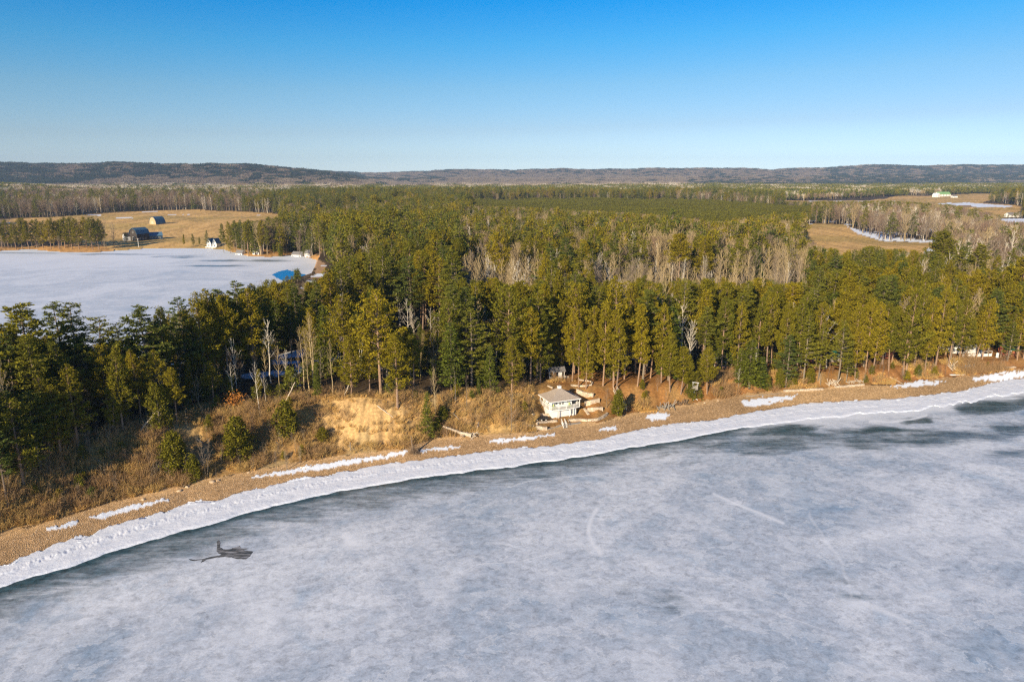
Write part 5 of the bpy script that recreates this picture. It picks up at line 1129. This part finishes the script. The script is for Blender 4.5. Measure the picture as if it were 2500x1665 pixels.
q.beam((-1.9, .1, 1.5), (1.9, .1, 1.5), .08).beam((-1.9, .1, .5), (1.9, .1, .5), .08); q.fin('frame', m_grey, dp); q = MB()
for s_ in (-.5, .5): q.beam((2.0, .7 + s_, .95), (4.6, .4 + s_, -.2), .1, .2)
for t in np.linspace(.08, .95, 7): q.beam((2.0 + 2.6 * t, .2 - .3 * t, .98 - 1.15 * t), (2.0 + 2.6 * t, 1.2 - .3 * t, .98 - 1.15 * t), .25, .05)
q.fin('steps', m_grey, dp)
# logs and roots
def log(pa, pb, r, label, m=m_pale, lift=0., name='fallen_log', stubs=5):
    A_ = np.array(ground_at(*pa)); 
    if lift: yb = A_[1]; t = (784 - pb[1]) / FPX; B_ = np.array([(pb[0] - 1177) / FPX * (A_[1] * CP + (H - A_[2]) * SP), A_[1] + .3, 0]); B_[2] = H + B_[1] * (t * CP - SP) / (CP + t * SP)
    else: B_ = np.array(ground_at(*pb))
    g = Geo(); d = B_ - A_; k = 7; rr = random.Random(int(pa[0])); P = [d * i / k + np.array([rr.uniform(-.06, .06), 0, r * .9 + rr.uniform(-.05, .08)]) for i in range(k + 1)]
    g.tube(P, np.linspace(r, r * .45, k + 1), 7)
    for i in range(stubs): t = rr.uniform(.3, .98); q = d * t + [0, 0, r]; v = np.array([rr.uniform(-1, 1), rr.uniform(-1, 1), rr.uniform(.2, 1)]); g.tube([q, q + v * rr.uniform(.4, 1.0)], [r * .3, .02], 4)
    o = link(name, g.mesh(name, [m])); o.location = A_; return tag(o, label, 'log')
log((330, 1005), (375, 1025), .24, 'white fallen log lying down the bluff beside the dense young pine'); log((322, 992), (362, 950), .16, 'white leaning trunk propped against the slim pines at the bluff rim', lift=1)
log((577, 942), (612, 985), .16, 'bleached log sliding down the bluff below the thin birch'); log((655, 930), (681, 880), .15, 'pale broken trunk leaning right at the bluff rim below the snowy clearing', lift=1)
log((791, 912), (807, 878), .12, 'thin pole leaning against the wide red pine above the scar', lift=1); log((753, 920), (765, 943), .15, 'dark short log hanging over the top of the sandy scar', m_root)
log((806, 1037), (805, 1018), .14, 'grey stub of a bent trunk standing at the foot of the sandy scar', m_grey, lift=1); log((806, 1037), (823, 1031), .12, 'grey bent trunk lying at the foot of the sandy scar', m_grey); log((1098, 985), (1100, 965), .1, 'white stick on the slope left of the boathouse', m_wht, stubs=0)
log((250, 1040), (262, 1075), .15, 'grey forked snag lying on the left slope', m_grey); log((690, 1076), (712, 1075), .12, 'small white log on the beach edge below the scar', m_wht, stubs=1)
log((560, 1010), (600, 1040), .1, 'thin grey branch on the bluff right of the round bushy pine', m_grey); log((1715, 912), (1800, 905), .12, 'long thin grey log at the top of the beach near the big spruce', m_grey); log((2045, 868), (2075, 884), .1, 'bleached log on the beach below the leaning pines')
for k_, (a_, b__, r_, lab_) in enumerate([((140, 1120), (176, 1098), .12, 'grey fallen trunk lying in the brush on the lower left slope'), ((225, 1060), (262, 1082), .10, 'thin bleached log on the left slope above the little green pine'), ((452, 1010), (478, 1030), .11, 'short bleached log between the dense and the round young pine'),
    ((520, 968), (545, 985), .10, 'bleached log above the round bushy pine'), ((610, 1010), (640, 1022), .12, 'pale log at the left edge of the sandy scar'), ((868, 935), (905, 962), .13, 'weathered trunk sliding down the upper right of the sandy scar'), ((1040, 950), (1062, 975), .10, 'thin log on the slope between scar and boathouse')]):
    log(a_, b__, r_, lab_, [m_grey, m_pale][k_ % 2])
# toppled tree with its roots
x_, y_, z_ = ground_at(1060, 1005); tp = thing('toppled_tree', 'big toppled tree with splayed roots lying at the foot of the bluff', 'toppled tree', (x_, y_, z_)); g = Geo(); g.tube([(-4.2, .6, 2.4), (-2, .3, 1.7), (0, 0, 1.0), (2.4, -.2, .5)], [.2, .28, .34, .42], 8)
g.mesh('trunk', [m_pale]); o = link('trunk', g.mesh('trunk', [m_pale])); o.parent = tp; g = Geo(); r = random.Random(4)
for i in range(34): q = np.array([r.uniform(-.2, 3.4), r.uniform(-.6, .5), r.uniform(.2, 1.)]); v = np.array([r.uniform(-1, 1.4), r.uniform(-1, .7), r.uniform(-.5, .9)]); g.tube([q, q + v * .7, q + v * 1.3 + [0, 0, -.3]], [.10, .06, .02], 4)
o = link('roots', g.mesh('roots', [m_pale])); o.parent = tp; g = Geo()
for q in ((-4.0, .5, 2.4), (-3.4, .5, 2.1), (-1.4, .2, 1.5)): g.tube([q, (q[0] + .1, q[1] - .3, -.3)], [.16, .2], 6)
o = link('limb', g.mesh('limb', [m_root])); o.parent = tp
rs = np.random.default_rng(5); g = Geo(); n = 260; P_ = rs.normal(size=(n, 3)) * [.5, .4, .5] + [0, 0, .9]; g.spikes(P_, rs.normal(size=(n, 3)) * [1, 1, .8] + [0, 0, -.4], rs.uniform(.6, 1.6, n), .06, rs); g.tube([(0, 0, 0), (-.2, 0, 1.5), (-.5, .2, 4.2)], [.22, .2, .1], 6)
o = link('root_stump', g.mesh('root_stump', [m_root])); o.location = ground_at(951, 1045); tag(o, 'brown upturned root stump standing at the beach snow patch', 'stump')
# young oak with leaves
g = Geo(); n = 420; P_ = rs.normal(size=(n, 3)) * [1.0, 1.0, .8] + [0, 0, 2.2]; g.leaves(P_, rs.normal(size=(n, 3)), .35, .22, rs); x_, y_, z_ = ground_at(541, 940); ok_ = thing('young_oak', 'small young oak holding orange dead leaves at the bluff rim', 'oak', (x_, y_, z_)); o = link('crown', g.mesh('crown', [m_oak])); o.parent = ok_
g = Geo(); g.tube([(0, 0, -.2), (.1, 0, 1.2), (0, .1, 3.)], [.09, .07, .02], 5); o = link('trunk', g.mesh('trunk', [m_bdark])); o.parent = ok_
# boulders
def boulder(seed):
    r = np.random.default_rng(seed); import bmesh
    bm = bmesh.new(); bmesh.ops.create_icosphere(bm, subdivisions=2, radius=1.0); k = r.normal(size=(5, 3)); k /= np.linalg.norm(k, axis=1)[:, None]
    for v in bm.verts:
        for q in k: t = v.co.dot(q) ; v.co = v.co * (1 - .28 * max(0, t - .35))
        v.co.z *= .65
    me = bpy.data.meshes.new('boulder'); bm.to_mesh(me); bm.free(); me.materials.append(m_boul); return me
bms = [boulder(i) for i in range(3)]
for i, (X, Y, s_, lab) in enumerate([(487, 1108, .55, 'grey boulder at the foot of the forked bare tree'), (501, 1104, .42, 'smaller grey boulder right of the forked bare tree foot'), (430, 1120, .4, 'tan rock at the back of the beach left of the forked bare tree'), (412, 1128, .5, 'larger tan rock at the back of the beach below the dense young pine'), (330, 1148, .4, 'tan rock on the beach rim below the left brush slope'), (571, 1086, .3, 'small pale rock below the round bushy pine'), (1196, 1004, .5, 'rounded rock at the beach left of the short thick wall'), (1210, 1012, .35, 'small rock below the rough ledge near the boathouse'), (1620, 926, .4, 'rock right of the lookout post foot'), (1650, 921, .35, 'small rock on the beach below the reddish brush'), (1985, 892, .35, 'dark rock on the beach right of the sea walls'), (2022, 930, .3, 'lone small dark rock out on the snow shelf'), (570, 588, 1.0, 'pale boulder on the point across the bay'), (665, 590, 1.0, 'pale boulder on the far shore left of the white cottages')]):
    o = link('boulder', bms[i % 3]); o.location = ground_at(X, Y); o.scale = (s_ * 1.2, s_, s_); o.rotation_euler = (0, 0, i * 1.3); tag(o, lab, 'boulder', 'boulders along the shore')

# --- cottages and farm buildings
def windows(par, wall, items, m=m_glass, fr=True):
    for (ax, c0, x0_, z0_, w, h) in items:      # ax 'x': on a face at y=c0; 'y': on a face at x=c0 ; sign gives the outward side
        sg = -1 if c0[1] == '-' else 1; c = c0[0]
        if ax == 'x': b0 = sorted((c + sg * .003, c + sg * .05)); q = MB().box(x0_, b0[0], z0_, x0_ + w, b0[1], z0_ + h)
        else: b0 = sorted((c + sg * .003, c + sg * .05)); q = MB().box(b0[0], x0_, z0_, b0[1], x0_ + w, z0_ + h)
        o = q.fin('window', m, wall)
        if fr:
            c1 = c + sg * .055; b0 = sorted((c1, c1 + sg * .05)); f = MB()
            for (a0, a1, h0, h1) in ((x0_ - .1, x0_ + w + .1, z0_ + h, z0_ + h + .12), (x0_ - .1, x0_ + w + .1, z0_ - .12, z0_), (x0_ - .1, x0_, z0_ + .002, z0_ + h - .002), (x0_ + w, x0_ + w + .1, z0_ + .002, z0_ + h - .002)):
                f.box(a0, b0[0], h0, a1, b0[1], h1) if ax == 'x' else f.box(b0[0], a0, h0, b0[1], a1, h1)
            f.fin('frame', m_wht, o)
def house(name, label, cat, X, Y, rz, L_, W, hw, hr, mw, mr, wins=(), chim=None, off=0., porch=None, group=None, zoff=0.):
    x_, y_, z_ = ground_at(X, Y); o = thing(name, label, cat, (x_, y_, z_ + zoff), rz, group); w = MB().gwall(-L_ / 2, 0, L_ / 2, W, -1.2, hw, hr).fin('wall', mw, o)
    r = MB().gable(-L_ / 2, 0, L_ / 2, W, hw + .02, hr + .02, .35, .16).fin('roof', mr, o)
    if chim: MB().box(chim - .3, W / 2 - .9, hr - .6, chim + .3, W / 2 - .3, hr + .8).fin('chimney', m_brick, r)
    windows(o, w, wins); return o, w, r
F0 = (0., '-')
house('cottage', 'salmon-red cottage with white trim half hidden behind the beach pines', 'cottage', 1650, 848, radians(10), 6.0, 5.0, 2.4, 3.9, m_pink, m_groof, [('x', F0, -2.2, .9, 1.0, 1.0), ('x', F0, -.4, .2, .9, 2.0), ('x', F0, 1.3, .9, 1.0, 1.0)])
house('cottage', 'white cottage with pale roof seen between trunks right of the salmon-red cottage', 'cottage', 1712, 832, radians(-12), 7.0, 5.0, 2.6, 4.3, m_wht, m_groof, [('x', F0, -2.6, .9, 1.2, 1.1), ('x', F0, .8, .9, 1.2, 1.1)], chim=1.5)
house('cottage', 'small red and white cottage glimpsed behind the layered white pine', 'cottage', 1863, 832, radians(5), 5.0, 4.0, 2.3, 3.5, m_redw, m_wht, [('x', F0, -1.6, .8, .9, .9), ('x', F0, .8, .8, .9, .9)])
house('cottage', 'small orange-red cabin glimpsed between the trunks right of the sea walls', 'cottage', 2037, 824, radians(0), 4.6, 3.6, 2.3, 3.6, m_redw, m_rust, [('x', F0, -1.2, .8, .8, .9)])
house('shed', 'low green-roofed shed behind the second layered pine', 'shed', 1925, 832, radians(8), 4.5, 3.2, 2.0, 3.0, m_grey, m_green, [('x', F0, -.5, .8, .8, .8)])
ho, hw_, hr_ = house('cottage', 'white cottage with dark green roof and white patio wall at the right edge', 'cottage', 2232, 812, radians(8), 13.0, 7.0, 2.6, 5.0, m_wht, m_green, [('x', F0, -5.6, .9, 1.2, 1.1), ('x', F0, -3.6, .2, 1.4, 2.0), ('x', F0, 3.9, .9, 1.4, 1.1)], chim=-2.)
MB().gwall(-1.4, 0, 1.4, 2.8, 0, 2.6, 4.4)
g2 = bpy.data.objects.new('front_gable', None); bpy.data.objects.remove(g2)
q = MB(); q._a([(-1.2, -1.8, 0), (3.0, -1.8, 0), (3.0, -1.8, 2.6), (.9, -1.8, 4.5), (-1.2, -1.8, 2.6), (-1.2, -.003, 0), (3.0, -.003, 0), (3.0, -.003, 2.6), (.9, -.003, 4.5), (-1.2, -.003, 2.6)], [(0, 1, 2, 3, 4), (9, 8, 7, 6, 5), (0, 5, 6, 1), (1, 6, 7, 2), (2, 7, 8, 3), (3, 8, 9, 4), (4, 9, 5, 0)]); q.fin('front_gable', m_wht, ho)
MB().box(3.2, -.25, 0, 6.3, -.01, 1.9).fin('brick_facing', m_brick, ho); MB().box(.2, -1.88, 1.1, 1.6, -1.803, 2.3).fin('window', m_glass, ho)
q = MB(); q.beam((-7.0, -4.5, .45), (3.5, -4.5, .45), .25, .9).fin('patio_wall', m_wht, ho); q = MB()
for k in range(8): q.beam((-7 + k * 1.5, -4.5, .9), (-7 + k * 1.5, -4.5, 1.7), .08)
q.beam((-7, -4.5, 1.7), (3.5, -4.5, 1.7), .08).fin('railing', m_wht, ho)
house('shed', 'small red shed at the far right edge behind leaning pines', 'shed', 2325, 818, radians(4), 4.5, 3.2, 2.1, 3.2, m_redw, m_green, [('x', F0, -1.2, .8, .8, .8)])
x_, y_, z_ = ground_at(2292, 822); o = MB().cyl((0, 0, .75), .42, (0, 0, 1), 1.5, 16).cyl((0, 0, 1.55), .28, (0, 0, 1), .12, 12).fin('water_tank', m_wht); o.location = (x_, y_, z_); tag(o, 'white upright tank on the lawn at the far right between pine trunks', 'tank')
# far shore
FY = radians(67)
x_, y_, z_ = ground_at(322, 553); bn = thing('gambrel_barn', 'tall dark barn with blue gambrel roof across the bay', 'barn', (x_, y_, z_), FY)
def extr(par, name, prof, x0_, x1_, m): n = len(prof); q = MB(); q._a([(x, a, b_) for x in (x0_, x1_) for a, b_ in prof], [tuple(range(n)), tuple(range(2 * n - 1, n - 1, -1))] + [(i, i + n, (i + 1) % n + n, (i + 1) % n) for i in range(n)]); return q.fin(name, m, par)
gam = [(-5, 6.2), (-3.6, 9.6), (0, 11.6), (3.6, 9.6), (5, 6.2)]
wl = extr(bn, 'wall', [(-4.7, -1.5), (-4.7, 6.2), (-3.4, 9.4), (0, 11.3), (3.4, 9.4), (4.7, 6.2), (4.7, -1.5)], -6.5, 6.5, m_dwood); extr(bn, 'roof', gam + [(5.3, 6.2), (3.8, 9.9), (0, 12.0), (-3.8, 9.9), (-5.3, 6.2)], -7, 7, m_navyr)
windows(bn, wl, [('y', (-6.5, '-'), -1.5, 0, 3.0, 3.5), ('y', (-6.5, '-'), -.6, 7.2, 1.2, 1.4)], m_black); windows(bn, wl, [('x', (-4.7, '-'), x__, 1.5, 1.0, 1.2) for x__ in (-4, -1, 2)], m_glass)
house('farm_shed', 'long dark farm shed with pale blue roof right of the tall barn', 'shed', 352, 551, FY - .55, 17, 8, 3.6, 6.5, m_navy, m_bluer, [('x', F0, x__, 1.2, 1.4, 1.1) for x__ in (-6, -2, 2, 5)])
house('farmhouse', 'white farmhouse with dark roof on the left side of the tall barn', 'house', 299, 554, FY - .4, 8, 7, 4.4, 7.2, m_wht, m_dwood, [('x', F0, -2.8, 1.0, 1., 1.3), ('x', F0, 1.4, 1.0, 1., 1.3), ('y', (-4., '-'), 1.2, 1.0, 1.1, 1.3), ('y', (-4., '-'), 4.4, 1.0, 1.1, 1.3), ('y', (-4., '-'), 2.8, 4.0, 1.1, 1.3)])
x_, y_, z_ = ground_at(362, 515); qn = thing('arched_barn', 'round-arched dark blue barn alone in the yellow field', 'barn', (x_, y_, z_), FY); arc = [(5.5 * cos(t), -.5 + 8.5 * sin(t)) for t in np.linspace(0, pi, 13)]
extr(qn, 'end_wall', [(a * .97, b_ * .97) for a, b_ in arc], -6.3, 6.3, m_cream); 
q = MB(); n = 13; V_ = [(x, a * k, -.5 + (b_ + .5) * k) for x in (-6.6, 6.6) for k in (1.0, 1.04) for a, b_ in arc]; F_ = []
for i in range(12): F_ += [(i, i + 1, i + 27, i + 26), (i + 13, i + 39, i + 40, i + 14), (i, i + 13, i + 14, i + 1), (i + 26, i + 27, i + 40, i + 39)]
q._a(V_, F_); q.fin('roof', m_navyr, qn); MB().box(-6.42, -1.6, 0, -6.305, 1.6, 3.2).fin('door', m_pale, qn)
def lakehouse():
    x_, y_, z_ = ground_at(487, 569); o = thing('lake_house', 'white lake house with two steep gables facing the bay', 'house', (x_, y_, z_), radians(-10)); w = MB()
    for cx in (-2.6, 2.6): w._a([(cx - 2.1, y__, z__) if i == 0 else v for i, v in []] or [(cx + a, y__, z__) for y__ in (0, 7) for a, z__ in ((-2.1, -1), (2.1, -1), (2.1, 3.4), (0, 7.4), (-2.1, 3.4))], [(0, 1, 2, 3, 4), (9, 8, 7, 6, 5)] + [(i, i + 5, (i + 1) % 5 + 5, (i + 1) % 5) for i in range(5)])
    w = w.fin('wall', m_wht, o); windows(o, w, [('x', F0, cx - .6, z__, 1.2, 1.3) for cx in (-2.6, 2.6) for z__ in (1., 4.)])
    r = MB()
    for cx in (-2.6, 2.6):
        for s_ in (-1, 1): r.beam((cx + s_ * 1.25, -.4, 5.35), (cx + s_ * 1.25, 7.4, 5.35), .2, .2)._a([(cx, -.4, 7.5), (cx + s_ * 2.5, -.4, 3.0), (cx + s_ * 2.5, 7.4, 3.0), (cx, 7.4, 7.5), (cx, -.4, 7.75), (cx + s_ * 2.55, -.4, 3.2), (cx + s_ * 2.55, 7.4, 3.2), (cx, 7.4, 7.75)], [(0, 1, 2, 3), (4, 7, 6, 5), (0, 4, 5, 1), (3, 2, 6, 7), (1, 5, 6, 2)])
    r.fin('roof', m_navyr, o); MB().box(-5, -2.0, -.5, 5, -.01, .6).fin('deck', m_wht, o)
lakehouse()
for X, Y, L_, W, lab, cat in ((681, 590, 8.5, 6, 'white cottage with grey roof by the bay beach beside a round bare tree', 'cottage'), (706, 590, 4.2, 4, 'small white cabin nearest the pines on the bay beach', 'cabin'), (549, 586, 6, 5, 'white cottage in the shade of the pines on the point', 'cottage'), (588, 586, 6, 5, 'pale cottage behind birch trunks on the point', 'cottage')):
    house(cat.replace(' ', '_'), lab, cat, X, Y, radians(-18), L_, W, 2.6, 4.6, m_wht, m_groof, [('x', F0, -L_ / 2 + .7, .9, 1., 1.), ('x', F0, L_ / 2 - 1.8, .9, 1., 1.)])
house('barn', 'long far barn with light green roof beyond the right fields', 'barn', 2171, 452, radians(10), 36, 14, 5, 11, m_wht, m_green2, [('x', F0, x__, 1.5, 3, 2) for x__ in (-12, -4, 4, 12)])
house('house', 'far white farmhouse left of the green-roofed barn', 'house', 2149, 454, radians(-60), 14, 10, 6, 10, m_wht, m_wht, [('x', F0, -4, 1.5, 1.5, 1.8), ('x', F0, 3, 1.5, 1.5, 1.8)]); house('outbuilding', 'low white outbuilding right of the green-roofed barn', 'outbuilding', 2196, 455, radians(5), 12, 8, 3.5, 6, m_wht, m_groof, [('x', F0, -3, 1.2, 1.5, 1.2)])
house('hall', 'beige hall with brown roof standing in the field behind bare trees', 'hall', 2222, 487, radians(6), 19, 12, 6, 9, m_cream, m_root, [('x', F0, x__, 1.8, 2, 2) for x__ in (-7, -2, 4)])
house('bungalow', 'white bungalow with grey roof by the frozen pond at the right edge', 'house', 2337, 500, radians(10), 22, 9, 3.2, 6, m_wht, m_groof, [('x', F0, x__, 1.0, 1.6, 1.4) for x__ in (-8, -3, 3, 7)])
house('shed', 'small white shed at the back edge of the young pine plantation', 'shed', 1830, 484, radians(20), 12, 8, 4, 6, m_wht, m_groof, [('x', F0, -3, 1.5, 1.5, 1.5)]); house('hut', 'little blue hut at the right tip of the snow strip', 'hut', 2167, 552, radians(-15), 5, 4, 2.4, 3.8, m_grey, m_bluer, [('x', F0, -1, 1., .9, .9)])
for X, Y, T_, lab in ((1801, 520, 507, 'wooden utility pole at the corner of the plantation'), (1860, 520, 504, 'utility pole standing in the right yellow field'), (1873, 512, 494, 'leaning utility pole at the back of the right yellow field'), (319, 569, 548, 'white pole in front of the tall barn across the bay')):
    x_, y_, z_ = ground_at(X, Y); v = (784 - T_) / FPX; zt = H + y_ * (v * CP - SP) / (CP + v * SP); ue = thing('utility_pole', lab, 'utility pole', (x_, y_, z_), radians(20)); hh_ = max(5, zt - z_)
    MB().cyl((0, 0, hh_ / 2 - .3), .16, (0, 0, 1), hh_ + .6, 8).fin('pole', m_wht if X < 400 else m_pale, ue); MB().beam((-1, 0, hh_ - .7), (1, 0, hh_ - .7), .14, .14).fin('crossarm', m_pale, ue)

# ------------------------------------------------------------------ low cover
m_dry = nm('dry_brush', (.50, .33, .12), .95); m_gold = nm('dead_grass', (.64, .40, .14), .95); m_redb = nm('red_brush', (.34, .21, .10), .95)
sh = []
for i in range(4): sh.append(shrub(20 + i, 1.5, 1.6, 46, .05).mesh('brush', [m_dry]))
for i in range(3): sh.append(shrub(30 + i, .75, 1.1, 60, .06, .9).mesh('grass', [m_gold]))
for i in range(3): sh.append(shrub(40 + i, 2.6, 2.4, 60, .05, 1.5).mesh('brush', [m_redb]))
cl_s = proto_coll('brush_shapes', sh)
uu = rng.uniform(-1.2, 1.15, 26000); ss = rng.random(26000) ** 1.0; y1_, y2_ = ybeach(uu), ybluff(uu); yy = y1_ + .3 + (y2_ - y1_ + 3) * ss; xx = uu * yy; zz_ = height(xx, yy); X, Y, _ = proj(xx, yy, zz_)
nA = fbm(xx * .12, yy * .12, 301, 4); nB = fbm(xx * .5, yy * .5, 302, 3); scar = np.exp(-((X - 840) / 105.) ** 2)
dens = np.where(X < 700, .62, .34) * (1 - .85 * scar) * sst(.3, .55, nA); dens = np.where(X > 1230, .10 * sst(.4, .6, nA), dens); dens = np.where((X > 1440) & (X < 1640), .14 * sst(.4, .6, nA), dens); dens = np.where((X > 1640) & (X < 1700), .16, dens); dens = np.where(X > 2020, .3 * sst(.35, .6, nA), dens)
s_ = (rng.random(len(xx)) < dens) & ~inpoly(X, Y, [(1225, 880), (1440, 880), (1440, 985), (1225, 985)]); P = np.stack([xx, yy, zz_], 1)[s_]; t_ = rng.random(s_.sum()); redz = ((X > 1650) & (X < 1700) | (X > 2220))[s_]
idx = np.where(t_ < .40, rng.integers(0, 4, len(t_)), np.where(t_ < .93, 4 + rng.integers(0, 3, len(t_)), 7 + rng.integers(0, 3, len(t_)))); idx = np.where(redz & (t_ < .5), 7 + rng.integers(0, 3, len(t_)), idx)
gr = (idx >= 4) & (idx < 7)
scatter('undergrowth', P[~gr], rng.uniform(0, 6.28, (~gr).sum()), rng.uniform(.6, 1.3, (~gr).sum()), idx[~gr], cl_s); scatter('dry_grass', P[gr], rng.uniform(0, 6.28, gr.sum()), rng.uniform(.6, 1.3, gr.sum()), idx[gr], cl_s)
# forest floor cover: saplings and brush between the trunks
sp_ = [two(conifer(970 + i, 5, .05, 1.6, 'young' if i else 'spruce', 26, 3, 9, .7), [m_bdark, [m_young, m_white, m_red][i]], 'sapling')[0] for i in range(3)] + [two(bare(980 + i, 8, 1.6, 'maple', 9, 4, 3, .2, 2, w=.8), [m_bdark, m_tgrey], 'sapling')[0] for i in range(2)]
cl_g = proto_coll('sapling_shapes', sp_); cand = jit_grid(100, 420, 0, 4.6); ok, X, Y, u = allowed(cand[:, 0], cand[:, 1]); dfr = cand[:, 1] - ybluff(u)
ok &= (rng.random(len(cand)) < np.where(dfr < 25, np.where(X > 1290, .16, .55), .35)); cand = cand[ok]; P = np.stack([cand[:, 0], cand[:, 1], height(cand[:, 0], cand[:, 1])], 1); _, Yt, _ = proj(P[:, 0], P[:, 1], P[:, 2] + 6)
scatter('saplings', P, rng.uniform(0, 6.28, len(P)), rng.uniform(.5, 1.3, len(P)), rng.choice(5, len(P), p=[.28, .28, .16, .14, .14]), cl_g)
uu = rng.uniform(-1.0, .75, 900); yy = ybeach(uu) + 1 + (ybluff(uu) - ybeach(uu)) * rng.random(900); xx = uu * yy; zz_ = height(xx, yy); X, Y, _ = proj(xx, yy, zz_)
s_ = (rng.random(900) < np.where(X < 760, .75, .35)) & ~inpoly(X, Y, [(1215, 880), (1445, 880), (1445, 985), (1215, 985)]) & ~((X > 740) & (X < 940) & (rng.random(900) < .8))
scatter('bluff_saplings', np.stack([xx, yy, zz_], 1)[s_], rng.uniform(0, 6.28, s_.sum()), rng.uniform(.25, .6, s_.sum()), rng.choice(5, s_.sum(), p=[.07, .04, .04, .45, .40]), cl_g)
# shingle on the beach
cl_b = proto_coll('pebble_shapes', bms); uu = rng.uniform(-.95, .95, 9000); ya, yb_ = yice(uu), ybeach(uu); yy = ya + .8 + (yb_ - ya - .5) * rng.random(9000); xx = uu * yy
scatter('pebbles', np.stack([xx, yy, height(xx, yy)], 1), rng.uniform(0, 6.28, 9000), rng.uniform(.03, .11, 9000), rng.integers(0, 3, 9000), cl_b)
# ------------------------------------------------------------------ the air
m_haze = bpy.data.materials.new('haze'); m_haze.use_nodes = True; nt = m_haze.node_tree; nt.nodes.clear(); out = nt.nodes.new('ShaderNodeOutputMaterial'); pv = nt.nodes.new('ShaderNodeVolumePrincipled')
pv.inputs['Color'].default_value = (.50, .70, 1.0, 1); pv.inputs['Density'].default_value = 6.4e-5; pv.inputs['Anisotropy'].default_value = 0.0; nt.links.new(pv.outputs[0], out.inputs['Volume'])
hz = MB().box(-20500, -60, -3.2, 20500, 9600, 330).fin('haze', m_haze); hz['kind'] = 'stuff'
